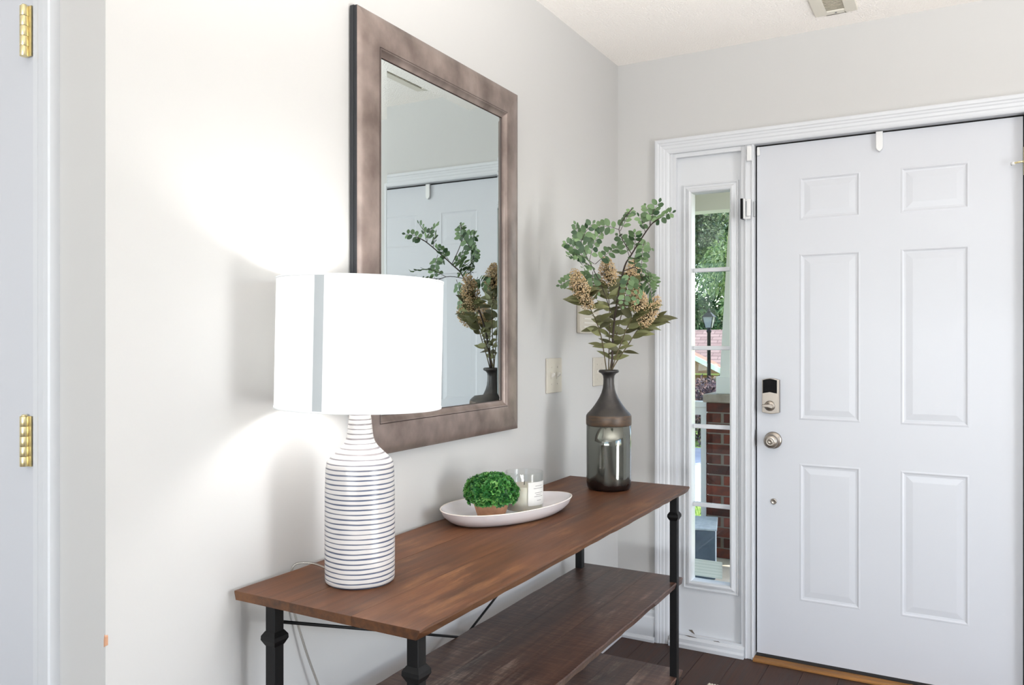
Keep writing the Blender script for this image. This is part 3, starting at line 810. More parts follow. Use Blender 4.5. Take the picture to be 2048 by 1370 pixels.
# small ribs in the clay between the stripes
def dense(pr, step=0.0049, amp=0.0004):
    out = []
    for (r0,z0),(r1,z1) in zip(pr[:-1], pr[1:]):
        k = max(1, int((z1-z0)/step))
        for i in range(k):
            t = i/k; z = z0+(z1-z0)*t
            out.append((r0+(r1-r0)*t, z))
    return out + [pr[-1]]
MB().lathe(dense(prof), 72).build('ceramic_base', stripe_mat(), lp)
MB().lathe([(0.0125,0.3722),(0.0125,0.390),(0.009,0.392),(0.009,0.405),(0.0165,0.406),(0.0165,0.440),(0.014,0.442)], 24).build('socket', M['brass'], lp)
SH = empty('shade_frame', (0,0,0)); SH.parent = lp
# shade leans about one degree
tilt_axis = Vector((-0.4895, 0.872, 0))
SH.matrix_local = Matrix.Translation((0,0,0.48)) @ Matrix.Rotation(R(1.1), 4, tilt_axis)
SR, SB, ST = 0.1705, -0.120, 0.145
def fabric(name, col, trans, tcol):
    m = bpy.data.materials.new(name); m.use_nodes = True
    nt = m.node_tree; L = nt.links; p = nt.nodes['Principled BSDF']; out = nt.nodes['Material Output']
    p.inputs['Base Color'].default_value = lin(col); p.inputs['Roughness'].default_value = 0.85
    tc = nt.nodes.new('ShaderNodeTexCoord'); nz = nt.nodes.new('ShaderNodeTexNoise'); nz.inputs['Scale'].default_value = 400
    L.new(tc.outputs['Object'], nz.inputs['Vector']); b = nt.nodes.new('ShaderNodeBump'); b.inputs['Strength'].default_value = 0.15; b.inputs['Distance'].default_value = 0.0006
    L.new(nz.outputs[0], b.inputs['Height']); L.new(b.outputs[0], p.inputs['Normal'])
    t = nt.nodes.new('ShaderNodeBsdfTranslucent'); t.inputs[0].default_value = lin(tcol)
    mx = nt.nodes.new('ShaderNodeMixShader'); mx.inputs[0].default_value = trans
    L.new(p.outputs[0], mx.inputs[1]); L.new(t.outputs[0], mx.inputs[2]); L.new(mx.outputs[0], out.inputs[0])
    return m
M['shade'] = fabric('white_shade_fabric', (244,246,246), 0.10, (252,252,250))
M['shade_trim'] = fabric('shade_seam_tape', (168,173,175), 0.02, (150,155,158))
sh = MB()
seg = 96
vs = [(SR*math.cos(2*math.pi*k/seg), SR*math.sin(2*math.pi*k/seg), z) for z in (SB, ST) for k in range(seg)]
sh.add(vs, [(k, (k+1)%seg, seg+(k+1)%seg, seg+k) for k in range(seg)], 0, True)
sho = sh.build('lamp_shade', M['shade'], SH)
# rim tapes
for nm, za, zb in (('rim_tape', SB, SB+0.004), ('rim_tape', ST-0.004, ST)):
    rt = MB()
    pr = [(SR-0.0012,za),(SR+0.0012,za),(SR+0.0012,zb),(SR-0.0012,zb)]
    rt.lathe(pr+[pr[0]], 96, cap=False); rt.build(nm, M['shade'], SH)
# seam strip facing the camera's left
sa = math.atan2(-0.872*1.0, 0.4895)  # towards the camera
se = MB()
def seam(a0, a1, r_, mm, nm):
    s_ = MB(); n = 6; vs = []
    for z in (SB+0.001, ST-0.001):
        for k in range(n+1):
            a = a0+(a1-a0)*k/n; vs.append((r_*math.cos(a), r_*math.sin(a), z))
    s_.add(vs, [(k,k+1,n+2+k,n+1+k) for k in range(n)], 0, True)
    return s_.build(nm, mm, SH)
SEAM = R(-49.9) - math.asin(0.455)
seam(SEAM-0.06, SEAM+0.06, SR+0.0009, M['shade_trim'], 'seam_strip')
# spider, harp, finial, bulb
sp_ = MB()
for k in range(3):
    a = k*2*math.pi/3+0.3
    sp_.tube([(0,0,ST-0.012),(SR*0.5*math.cos(a),SR*0.5*math.sin(a),ST-0.016),((SR-0.002)*math.cos(a),(SR-0.002)*math.sin(a),ST-0.003)], 0.0013, 6)
sp_.build('spider', M['brass'], SH)
hp_ = [(0.016*0+ (0.045*math.sin(t) if 0 < t < math.pi else 0.0), 0.0, 0) for t in (0,)]
for sgn in (-1, 1):
    hpts = [(sgn*(0.018+0.034*math.sin(math.pi*min(1,max(0,t))**0.8)) * (1 if t < 0.999 else 0), 0, -0.062+0.196*t) for t in [i/14 for i in range(15)]]
    MB().tube(hpts, 0.0014, 6).build('harp', M['brass'], SH)
MB().lathe([(0.005,ST-0.010),(0.006,ST-0.004),(0.010,ST-0.001),(0.0115,ST+0.004),(0.009,ST+0.009),(0.003,ST+0.0115),(0.0005,ST+0.012)], 20).build('finial', M['white_plastic'], SH)
def emit(name, col, st):
    m = bpy.data.materials.new(name); m.use_nodes = True
    nt = m.node_tree; nt.nodes.remove(nt.nodes['Principled BSDF'])
    e = nt.nodes.new('ShaderNodeEmission'); e.inputs[0].default_value = (*col, 1); e.inputs[1].default_value = st
    nt.links.new(e.outputs[0], nt.nodes['Material Output'].inputs[0]); return m
BULB = 62.0
MB().lathe([(0.0125,-0.036),(0.018,-0.024),(0.036,0.0),(0.044,0.022),(0.038,0.048),(0.022,0.062),(0.002,0.067)], 16).build('bulb', emit('bulb_glow', (1.0,0.975,0.95), BULB), SH)
# clear cord over the back edge of the table
cdp = [(LX-0.066,LY+0.012,TZ+0.008),(0.095,-1.905,TZ+0.006),(0.055,-1.905,TZ+0.012),(0.028,-1.918,TZ+0.014),(0.014,-1.928,TZ+0.008),(0.009,-1.932,TZ-0.015),(0.010,-1.934,0.700),(0.015,-1.928,0.665),(0.024,-1.897,0.562),(0.030,-1.868,0.484),(0.034,-1.84,0.40),(0.036,-1.81,0.30),(0.036,-1.79,0.16),(0.036,-1.78,0.03)]
def smooth_path(pts, n=5):
    pts = [Vector(p) for p in pts]; out = []
    for i in range(len(pts)-1):
        p0 = pts[max(i-1,0)]; p1 = pts[i]; p2 = pts[i+1]; p3 = pts[min(i+2,len(pts)-1)]
        for k in range(n):
            t = k/n
            out.append(0.5*((2*p1)+(p2-p0)*t+(2*p0-5*p1+4*p2-p3)*t*t+(3*p1-p0-3*p2+p3)*t*t*t))
    return out+[pts[-1]]
cp_ = smooth_path([(p[0]-LX,p[1]-LY,p[2]-TZ) for p in cdp])
cord = MB().tube(cp_, 0.0028, 10).build('power_cord', M['cord'], lp)
for dd in (-0.0011, 0.0011):
    MB().tube([(p.x+dd*0.5, p.y+dd, p.z) for p in cp_], 0.0007, 6).build('wire', M['cord_wire'], cord)

# ------------------------------------------------------------------ oval dish, plant, candle
dish = empty('oval_dish', (0.155, -1.226, TZ), R(-13), 'white glazed oval dish in the middle of the console table', 'dish')
M['glaze'] = mat('white_glaze', (226,222,226), 0.12, noise=(7, (236,233,234), 5), coat=0.4)
M['glaze_rim'] = mat('glaze_rim', (226,214,202), 0.2, noise=(30, (236,230,224), 3))
M['glaze_out'] = mat('glaze_outside', (212,205,206), 0.25, noise=(12, (222,216,216), 4))
def oval(prof, n=72, mi=0):
    b = MB(); vs = []
    for (sx_, sy_, z) in prof:
        for k in range(n):
            a = 2*math.pi*k/n
            wob = 1+0.012*math.sin(2*a+0.6)+0.008*math.sin(3*a)
            vs.append((sx_*math.cos(a)*wob, sy_*math.sin(a)*wob, z + (0.004*math.sin(a+2.2)+0.003*math.sin(2*a))*(z/0.038)))
    fs = []
    for i in range(len(prof)-1):
        for k in range(n):
            fs.append((i*n+k, i*n+(k+1)%n, (i+1)*n+(k+1)%n, (i+1)*n+k))
    b.add(vs, fs, 0, True); return b, n, len(prof)
outer, n_, k_ = oval([(0.092,0.180,0.0005),(0.102,0.192,0.002),(0.115,0.209,0.010),(0.127,0.225,0.022),(0.133,0.2325,0.0345),(0.1352,0.2350,0.0382)])
outer.add(outer.v[:n_], [tuple(reversed(range(n_)))])
outer.build('outer_wall', M['glaze_out'], dish)
rimb, _, _ = oval([(0.1352,0.2350,0.0382),(0.1345,0.2342,0.0396),(0.1325,0.2322,0.0398),(0.1312,0.2308,0.0386)])
rimb.build('rim', M['glaze_rim'], dish)
inn, n_, k_ = oval([(0.1312,0.2308,0.0386),(0.126,0.225,0.030),(0.114,0.212,0.0165),(0.100,0.196,0.0085),(0.085,0.178,0.006),(0.040,0.10,0.0055)])
inn.add(inn.v[-n_:], [tuple(range(n_))])
inn.build('inner_bowl', M['glaze'], dish)
DZ = TZ+0.0055+0.0008

pt = empty('potted_topiary', (0.148, -1.312, DZ), 0, 'small round green artificial plant in a clay pot on the dish', 'potted plant')
M['clay'] = mat('clay_pot', (170,126,96), 0.85, noise=(60, (152,110,82), 5), bump=(150, 0.3, 0.001))
MB().lathe([(0.034,0.0),(0.036,0.002),(0.050,0.047),(0.051,0.052),(0.049,0.0525),(0.046,0.049),(0.001,0.047)], 40).build('clay_pot', M['clay'], pt)
M['topiary'] = islandmat('topiary_leaves', [(22,70,34),(44,108,50),(76,142,62),(128,178,98)], 0.45, 0.15)
tl = MB(); rs = random.Random(5)
def rosette(b, c, d, s, rs):
    d = d.normalized(); a = d.orthogonal().normalized(); q = d.cross(a)
    for ringn, (nl, open_, ls) in enumerate(((6, 0.95, 1.0), (5, 0.55, 0.75), (4, 0.2, 0.5))):
        ph = rs.random()*6
        for k in range(nl):
            w = ph+2*math.pi*k/nl + rs.uniform(-.2,.2)
            out = (a*math.cos(w)+q*math.sin(w))
            dirn = (out*open_ + d*(1-open_*0.55)).normalized()
            side = dirn.cross(d); 
            if side.length < 1e-4: side = a
            side.normalize()
            l_ = s*ls*rs.uniform(0.8,1.2); wd = l_*0.36
            base = c + d*(0.0015*ringn)
            nrm = side.cross(dirn)
            p0 = base; p1 = base+dirn*l_*0.55+side*wd+nrm*0.0008; p2 = base+dirn*l_; p3 = base+dirn*l_*0.55-side*wd+nrm*0.0008; pm = base+dirn*l_*0.55-nrm*0.0008
            b.add([p0,p1,p2,p3,pm], [(0,1,4),(1,2,4),(2,3,4),(3,0,4)])
cnt = 460
for i in range(cnt):
    t = (i+0.5)/cnt
    zt = 1-1.46*t
    ph = i*2.399963
    rr = math.sqrt(max(0,1-zt*zt))
    d = Vector((rr*math.cos(ph), rr*math.sin(ph), zt))
    k = rs.uniform(0.84,1.10)
    c_ = Vector((d.x*0.066*k, d.y*0.066*k, 0.0735+d.z*0.047*k))
    rosette(tl, c_, (d+Vector((rs.uniform(-.25,.25),rs.uniform(-.25,.25),rs.uniform(-.1,.3)))), rs.uniform(0.0095,0.0145), rs)
tag(tl.build('foliage', M['topiary'], pt), kind='stuff')
core = MB().lathe([(0.001,0.030),(0.040,0.040),(0.056,0.062),(0.058,0.082),(0.048,0.106),(0.026,0.119),(0.001,0.123)], 24)
M['topcore'] = mat('topiary_core', (18,44,22), 0.9)
core.build('moss_core', M['topcore'], pt)

cn = empty('candle_jar', (0.1865, -1.191, DZ), R(20), 'clear glass candle jar with white wax and label on the dish', 'candle')
M['jar'] = glass_thin('jar_glass', (0.975,0.985,0.98), 1.1)
MB().lathe([(0.053,0.0),(0.0545,0.003),(0.0548,0.010),(0.0548,0.116),(0.0543,0.1185),(0.0530,0.1185),(0.0523,0.116),(0.0523,0.014),(0.050,0.011),(0.0005,0.0105)], 56, cap=True).build('jar', M['jar'], cn)
M['wax'] = mat('candle_wax', (222,216,202), 0.5)
p_ = M['wax'].node_tree.nodes['Principled BSDF']; p_.inputs['Subsurface Weight'].default_value = 0.3; p_.inputs['Subsurface Radius'].default_value = (0.02,0.015,0.01)
MB().lathe([(0.0515,0.0112),(0.0518,0.078),(0.049,0.0795),(0.0005,0.0785)], 48).build('wax', M['wax'], cn)
MB().tube([(0,0,0.078),(0.0005,0,0.084),(0.001,0.0005,0.090)], 0.0011, 6).build('wick', M['frame_black'], cn)
# paper label on the jar with lines of small lettering
la0, la1 = R(-70), R(8)
def arc_patch(a0, a1, z0, z1, r_, n=16):
    b = MB(); vs = []
    for z in (z0, z1):
        for k in range(n+1):
            a = a0+(a1-a0)*k/n; vs.append((r_*math.cos(a), r_*math.sin(a), z))
    b.add(vs, [(k,k+1,n+2+k,n+1+k) for k in range(n)], 0, True); return b
M['paper'] = mat('label_paper', (206,204,200), 0.7)
lab = arc_patch(la0, la1, 0.028, 0.094, 0.0550).build('paper_label', M['paper'], cn)
M['ink'] = mat('label_ink', (86,82,80), 0.8)
for z, a0_, a1_ in ((0.083,-46,-16),(0.076,-52,-10),(0.0635,-48,-14),(0.058,-44,-20),(0.053,-50,-12),(0.042,-40,-22)):
    tx = MB(); a = a0_
    while a < a1_:
        w = 1.6+1.6*rs.random(); 
        q = arc_patch(R(a), R(min(a+w,a1_)), z-0.0007, z+0.0007, 0.05515, 2); tx.add(q.v, q.f, 0)
        a += w+0.9
    tx.build('lettering', M['ink'], lab)

# ------------------------------------------------------------------ vase
VX, VY = 0.2430, -0.693
va = empty('bottle_vase', (VX, VY, TZ), 0, 'dark bronze glazed bottle vase holding the bouquet', 'vase')
M['vase_dark'] = mat('vase_matte_bronze', (44,42,42), 0.38, 0.35, noise=(26, (64,60,57), 6), bump=(120, 0.15, 0.001))
M['vase_band'] = mat('vase_brown_band', (84,64,46), 0.45, 0.2, noise=(30, (62,52,44), 5, (1,1,4)))
def vase_glaze():
    m = bpy.data.materials.new('vase_lustre_glaze'); m.use_nodes = True
    nt = m.node_tree; L = nt.links; p = nt.nodes['Principled BSDF']
    tc = nt.nodes.new('ShaderNodeTexCoord'); n = nt.nodes.new('ShaderNodeTexNoise'); n.inputs['Scale'].default_value = 14; n.inputs['Detail'].default_value = 5
    L.new(tc.outputs['Object'], n.inputs['Vector'])
    sp = nt.nodes.new('ShaderNodeSeparateXYZ'); L.new(tc.outputs['Object'], sp.inputs[0])
    a = nt.nodes.new('ShaderNodeMath'); a.operation = 'MULTIPLY_ADD'; a.inputs[1].default_value = 0.09; L.new(n.outputs[0], a.inputs[0]); L.new(sp.outputs[2], a.inputs[2])
    r_ = nt.nodes.new('ShaderNodeMapRange'); r_.inputs[1].default_value = 0.072; r_.inputs[2].default_value = 0.092; L.new(a.outputs[0], r_.inputs[0])
    mx = nt.nodes.new('ShaderNodeMix'); mx.data_type = 'RGBA'; L.new(r_.outputs[0], mx.inputs[0]); mx.inputs[6].default_value = lin((58,46,42)); mx.inputs[7].default_value = lin((112,114,108))
    L.new(mx.outputs[2], p.inputs['Base Color'])
    rr = nt.nodes.new('ShaderNodeMapRange'); rr.inputs[3].default_value = 0.28; rr.inputs[4].default_value = 0.10; L.new(r_.outputs[0], rr.inputs[0]); L.new(rr.outputs[0], p.inputs['Roughness'])
    p.inputs['Metallic'].default_value = 0.85
    return m
va.scale = (0.984, 0.984, 1.010)
MB().lathe([(0.066,0.0),(0.070,0.002),(0.0745,0.010),(0.0762,0.022),(0.0765,0.060),(0.0768,0.150),(0.0768,0.214)], 64).build('glazed_body', vase_glaze(), va)
MB().lathe([(0.0768,0.2142),(0.0778,0.2160),(0.0782,0.230),(0.0778,0.244),(0.0765,0.2475)], 64, cap=False).build('band', M['vase_band'], va)
MB().lathe([(0.0765,0.2475),(0.073,0.2525),(0.0655,0.2600),(0.0575,0.2690),(0.0490,0.2800),(0.0405,0.2925),(0.0320,0.3070),(0.0255,0.3210),(0.0212,0.3360),(0.0190,0.352),(0.0185,0.368),(0.0200,0.3790),(0.0260,0.3865),(0.0325,0.3890),(0.0350,0.3920),(0.0345,0.3960),(0.0315,0.3985),(0.0250,0.3960),(0.0170,0.3880),(0.0155,0.375),(0.0155,0.33)], 56, cap=False).build('neck', M['vase_dark'], va)

# ------------------------------------------------------------------ bouquet
EUC_STEMS = [[(0.005, 0, 0.34),(0.010, 0, 0.400), (0.015, -0.03, 0.567), (0.036, -0.1, 0.729), (0.058, -0.14, 0.781), (0.104, -0.22, 0.86), (0.128, -0.25, 0.879)], [(0.058, -0.14, 0.781), (0.019, -0.12, 0.863), (0.063, -0.1, 0.932)], [(0.015, -0.03, 0.567), (-0.035, -0.1, 0.678), (-0.081, -0.14, 0.757)], [(0.036, -0.1, 0.729), (0.067, -0.16, 0.735), (0.076, -0.25, 0.691)]]
EUC_TWIGS = [((0.104, -0.22, 0.86), (0.13, -0.24, 0.931)), ((0.11, -0.23, 0.866), (0.163, -0.28, 0.893)), ((0.093, -0.2, 0.842), (0.072, -0.2, 0.893)), ((0.104, -0.22, 0.86), (0.096, -0.18, 0.93)), ((0.023, -0.12, 0.858), (0.063, -0.1, 0.929)), ((0.019, -0.12, 0.863), (-0.054, -0.1, 0.872)), ((0.052, -0.13, 0.774), (0.019, -0.08, 0.848)), ((0.073, -0.17, 0.807), (0.122, -0.14, 0.798)), ((0.093, -0.18, 0.817), (0.08, -0.2, 0.714)), ((0.065, -0.15, 0.797), (0.057, -0.2, 0.842)), ((-0.086, -0.14, 0.765), (-0.127, -0.15, 0.875)), ((-0.081, -0.14, 0.757), (-0.159, -0.16, 0.815)), ((-0.081, -0.14, 0.757), (-0.037, -0.1, 0.856)), ((-0.059, -0.12, 0.751), (0.033, -0.05, 0.812)), ((-0.062, -0.12, 0.751), (-0.157, -0.24, 0.763)), ((-0.067, -0.12, 0.742), (-0.109, -0.2, 0.733)), ((-0.047, -0.1, 0.711), (-0.176, -0.12, 0.681)), ((-0.065, -0.1, 0.728), (-0.057, -0.12, 0.648)), ((-0.111, -0.15, 0.813), (-0.073, -0.18, 0.874)), ((0.072, -0.18, 0.729), (0.083, -0.33, 0.676)), ((0.077, -0.2, 0.703), (0.11, -0.3, 0.669)), ((0.075, -0.24, 0.692), (0.086, -0.35, 0.62)), ((0.06, -0.12, 0.726), (0.033, -0.12, 0.615)), ((0.073, -0.2, 0.695), (0.053, -0.25, 0.62)), ((0.067, -0.16, 0.735), (0.061, -0.3, 0.749))]
FLOWER_STEMS = [[(-0.003,0,0.34),(-0.008, 0, 0.400), (-0.034, -0.06, 0.519), (-0.066, -0.11, 0.588), (-0.103, -0.15, 0.65)], [(0.0,0.004,0.34),(0.0, 0.006, 0.400), (0.003, 0.0, 0.573), (-0.003, 0, 0.685)], [(0.004,-0.004,0.34),(0.009, -0.006, 0.400), (0.044, -0.02, 0.504), (0.073, -0.03, 0.572), (0.114, -0.04, 0.619)], [(0.004,0.004,0.34),(0.011, 0.005, 0.400), (0.073, 0.03, 0.49), (0.118, 0.06, 0.548), (0.177, 0.07, 0.575)], [(0.0,0.006,0.34),(0.004, 0.009, 0.400), (0.046, 0.05, 0.574), (0.09, 0.08, 0.717)]]
FLOWER_HEADS = [[(-0.115, -0.16, 0.679), (-0.091, -0.14, 0.634)], [(-0.003, 0.0, 0.736)], [(0.136, -0.04, 0.602), (0.096, -0.06, 0.63)], [(0.134, 0.05, 0.595)], [(0.093, 0.08, 0.738), (0.106, 0.07, 0.672)]]
M['euc_leaf'] = leafmat('eucalyptus_leaf', (40,68,40), (122,150,104), 0.5, 0.25)
M['broad_leaf'] = leafmat('broad_leaf', (68,66,40), (128,130,86), 0.5, 0.2)
M['dark_stem'] = mat('dark_stem', (50,38,32), 0.7)
M['green_stem'] = mat('green_brown_stem', (98,88,58), 0.7, noise=(60, (70,58,38), 3))
M['blossom'] = islandmat('cream_blossom', [(206,176,130),(224,198,154),(234,214,178),(190,156,110)], 0.8, 0.2)
def leaf_mesh(name, shape, length, width, m, fold=0.18, curl=0.12, n=6):
    """leaf along +x, folded along the midrib"""
    b = MB(); vs = []
    for i in range(n+1):
        t = i/n; w = width*shape(t); zc = -curl*length*t*t
        vs += [(length*t, w, zc+fold*w), (length*t, 0, zc), (length*t, -w, zc+fold*w)]
    fs = []
    for i in range(n):
        a = 3*i
        fs += [(a,a+1,a+4,a+3),(a+1,a+2,a+5,a+4)]
    b.add(vs, fs, 0, True)
    return b.mesh(name, m)
ov = lambda t: max(0.02, math.sin(math.pi*min(1,t*0.96+0.02))**0.62)
lc = lambda t: max(0.015, (math.sin(math.pi*t**0.75))**0.9*(1-0.15*t))
euc_l = leaf_mesh('leaf', ov, 1.0, 0.36, M['euc_leaf'], 0.12, 0.10, 6)
broad_l = leaf_mesh('leaf', lc, 1.0, 0.20, M['broad_leaf'], 0.25, 0.16, 8)
def leaf_matrix(p, d, nrm, s):
    d = d.normalized(); y = nrm.cross(d)
    if y.length < 1e-5: y = d.orthogonal()
    y.normalize(); z = d.cross(y)
    m = Matrix(((d.x,y.x,z.x,p.x),(d.y,y.y,z.y,p.y),(d.z,y.z,z.z,p.z),(0,0,0,1)))
    return m @ Matrix.Diagonal((s,s,s,1))
BR = R(29.31)
rs = random.Random(21)
eu = empty('eucalyptus_branch', (VX, VY, TZ), BR, 'dark-stemmed branch with small round green leaves, tallest in the vase', 'branch')
eu.scale = (0.984, 0.984, 0.998)
es = MB()
es.tube(smooth_path(EUC_STEMS[0]), [0.0042-0.0026*i/30 for i in range(31)], 8)
for st_ in EUC_STEMS[1:]: es.tube(smooth_path(st_), 0.0014, 6)
nleaf = 0
for a, b_ in EUC_TWIGS:
    a = Vector(a); e = Vector(b_); L_ = (e-a).length
    ax = (e-a).normalized()
    sag = Vector((0,0,-0.10*L_))
    mid = (a+e)/2 + Vector((rs.uniform(-.08,.08)*L_, rs.uniform(-.08,.08)*L_, 0.10*L_))
    path = smooth_path([a, mid, e], 6)
    es.tube(path, [0.0011-0.0006*i/(len(path)-1) for i in range(len(path))], 5)
    pln = Vector((rs.uniform(-.6,.6), -1.0, rs.uniform(-0.5,0.9))).normalized()
    sd = ax.cross(pln).normalized(); nr = sd.cross(ax)
    k = max(3, int(L_/0.0165))
    for i in range(k+1):
        t = 0.22+0.78*i/k
        f = t*(len(path)-1); j = min(int(f), len(path)-2); pp = path[j].lerp(path[j+1], f-j)
        s_ = 0.0245*(1.0-0.35*max(0,t-0.55)/0.45)*rs.uniform(0.85,1.15)
        if i == k:
            link('leaf', euc_l, eu, leaf_matrix(pp, ax+Vector((rs.uniform(-.2,.2),)*3), nr, s_*0.8)); nleaf += 1
        else:
            for sg in (-1, 1):
                d = sd*sg*1.0 + ax*rs.uniform(0.3,0.75) + nr*rs.uniform(-.35,.35)
                q = nr + sd*rs.uniform(-.4,.4) + ax*rs.uniform(-.3,.3)
                link('leaf', euc_l, eu, leaf_matrix(pp+d.normalized()*0.002, d, q, s_)); nleaf += 1
es.build('stem', M['dark_stem'], eu)
FL = ['stem of cream blossom leaning left over the table, lowest leaves at left', 'upright cream blossom stem in the middle of the bouquet', 'cream blossom stem arching right towards the entry door', 'low leafy stem bending far right behind the cream blossoms', 'thin cream blossom stem at the back right of the bouquet']
def floret_cluster(c, rx, rz, n, rs, lean):
    b = MB(); tw = MB()
    c = Vector(c)
    for i in range(n):
        while True:
            d = Vector((rs.uniform(-1,1), rs.uniform(-1,1), rs.uniform(-1,1)))
            if d.length <= 1: break
        w = 0.55+0.45*(1-(d.z+1)/2)
        p = c + Vector((d.x*rx*w, d.y*rx*w, d.z*rz)) + Vector(lean)*d.z*rz
        s_ = rs.uniform(0.0022,0.0042)
        u = Vector((rs.uniform(-1,1),rs.uniform(-1,1),rs.uniform(-.2,1.2))).normalized(); a = u.orthogonal().normalized(); q = u.cross(a)
        pts = [p-u*s_*0.8, p+a*s_*0.7, p+q*s_*0.7, p-a*s_*0.7, p-q*s_*0.7, p+u*s_]
        b.add(pts, [(0,2,1),(0,3,2),(0,4,3),(0,1,4),(5,1,2),(5,2,3),(5,3,4),(5,4,1)])
        if i % 5 == 0: tw.tube([c-Vector(lean)*rz*0.5-Vector((0,0,rz*0.6)), p], 0.0005, 3, cap=False)
    return b, tw
for si, (st_, heads) in enumerate(zip(FLOWER_STEMS, FLOWER_HEADS)):
    fr = empty('blossom_stem', (VX, VY, TZ), BR, FL[si], 'flower stem', 'cream blossom stems in the vase')
    fr.scale = (0.984, 0.984, 1.0)
    path = smooth_path(st_, 6)
    sm_ = MB().tube(path, [0.0024-0.0011*i/(len(path)-1) for i in range(len(path))], 7)
    # leaves along the upper two thirds
    tot = len(path)-1
    spots = [0.42,0.50,0.57,0.64,0.70,0.76,0.82,0.87,0.92,0.96,1.0] if si != 1 else [0.50,0.56,0.62,0.68,0.74,0.79,0.84,0.88,0.92,0.96,1.0]
    for i, t in enumerate(spots):
        f = t*tot; j = min(int(f), tot-1); pp = path[j].lerp(path[j+1], f-j); ax = (path[j+1]-path[j]).normalized()
        for sg in ((-1, 1) if (i % 2 == 0 or t > 0.75) else ((-1,) if i % 4 == 1 else (1,))):
            ph = rs.uniform(-0.6,0.6)+(0 if t < 0.7 else rs.uniform(-1.0,1.0))
            out = Vector((sg*math.cos(ph), -abs(math.sin(ph))*0.8+rs.uniform(-.2,.3), 0))
            d = out*0.9 + ax*rs.uniform(0.15,0.55) + Vector((0,0,rs.uniform(-.25,.2)))
            s_ = rs.uniform(0.050,0.064)*(1.0 if t < 0.6 else rs.uniform(1.0,1.3))
            link('leaf', broad_l, fr, leaf_matrix(pp, d, Vector((rs.uniform(-.5,.5),rs.uniform(-1.3,-.5),rs.uniform(0.2,1.0))), s_))
    for hi, hc in enumerate(heads):
        big = (hi == 0)
        lean = Vector(hc)-Vector(st_[-2]); lean = Vector((lean.x,lean.y,0)).normalized()*(0.5 if si in (0,2) else 0.15)
        b, tw_ = floret_cluster(hc, 0.044 if big else 0.034, 0.053 if big else 0.036, 760 if big else 420, rs, lean)
        tag(b.build('blossom', M['blossom'], fr), kind='stuff')
        sm_.add(tw_.v, tw_.f, 0, True)
        sm_.tube([path[-1] if hi == 0 else path[-4], Vector(hc)], 0.0011, 5)
    sm_.build('stem', M['green_stem'], fr)

# ------------------------------------------------------------------ stand of the added, unseen uplight
tr_ = empty('added_uplight_stand', (UPLIGHT[0], UPLIGHT[1], 0.0), 0, 'upturned bowl lamp on a black pole, added out of view to brighten the ceiling', 'floor lamp')
MB().lathe([(0.13,0.0),(0.13,0.012),(0.03,0.024),(0.012,0.03)], 32).build('base', M['black_iron'], tr_)
MB().lathe([(0.011,0.0302),(0.011,UPLIGHT[2]-0.12)], 16).build('pole', M['black_iron'], tr_)
MB().lathe([(0.012,UPLIGHT[2]-0.1195),(0.05,UPLIGHT[2]-0.105),(0.11,UPLIGHT[2]-0.075),(0.15,UPLIGHT[2]-0.04),(0.152,UPLIGHT[2]-0.038),(0.110,UPLIGHT[2]-0.070),(0.045,UPLIGHT[2]-0.095),(0.001,UPLIGHT[2]-0.10)], 32).build('bowl_shade', M['white_plastic'], tr_)

# ------------------------------------------------------------------ rug corner by the door
rg = empty('floor_rug', (0.4804, -0.326, 0.0), 0, 'cream woven rug, only its corner showing at the bottom edge', 'rug')
MB().box(0.0,1.1,-0.75,0.0,0.0003,0.011).build('weave', M['rug'], rg, 0.004)
bnd = MB()
for k in range(110): bnd.tube([(0.003+k*0.01,0.004,0.006),(0.009+k*0.01,-0.012,0.0135)], 0.0035, 6)
tag(bnd.build('corded_edge', M['rug'], rg), kind='stuff')

# ------------------------------------------------------------------ outside: porch
M['concrete'] = mat('porch_concrete', (200,190,176), 0.85, noise=(6, (180,170,156), 5))
M['ext_white'] = mat('exterior_white', (232,230,224), 0.5)
M['brick'] = mat('brick_red', (112,54,38), 0.85, noise=(18, (78,46,37), 5), bump=(120, 0.4, 0.003))
nt = M['brick'].node_tree
hv = nt.nodes.new('ShaderNodeHueSaturation'); oi = nt.nodes.new('ShaderNodeObjectInfo'); mr = nt.nodes.new('ShaderNodeMapRange'); mr.inputs[3].default_value = 0.4; mr.inputs[4].default_value = 1.45
lk = [l for l in nt.links if l.to_socket.name == 'Base Color'][0]; src = lk.from_socket
nt.links.new(oi.outputs['Random'], mr.inputs[0]); nt.links.new(mr.outputs[0], hv.inputs['Value']); nt.links.new(src, hv.inputs['Color']); nt.links.new(hv.outputs[0], nt.nodes['Principled BSDF'].inputs['Base Color'])
M['mortar'] = mat('mortar', (140,130,118), 0.95)
M['capstone'] = mat('cap_stone', (164,152,138), 0.85, noise=(20, (146,134,120), 4))
PZ = -0.155
struct(MB().box(-3.0,4.0,0.14,2.45,-0.45,PZ).build('porch_floor', M['concrete']), 'pale concrete porch floor')
struct(MB().box(-3.0,4.0,0.14,2.6,2.32,2.40).build('porch_ceiling', M['ext_white']), 'white porch ceiling')
bm_ = MB().box(-3.0,4.0,2.08,2.22,2.135,2.32).box(-3.0,4.0,2.07,2.23,2.30,2.318)
struct(bm_.build('porch_beam', M['ext_white']), 'white porch beam above the sidelight')
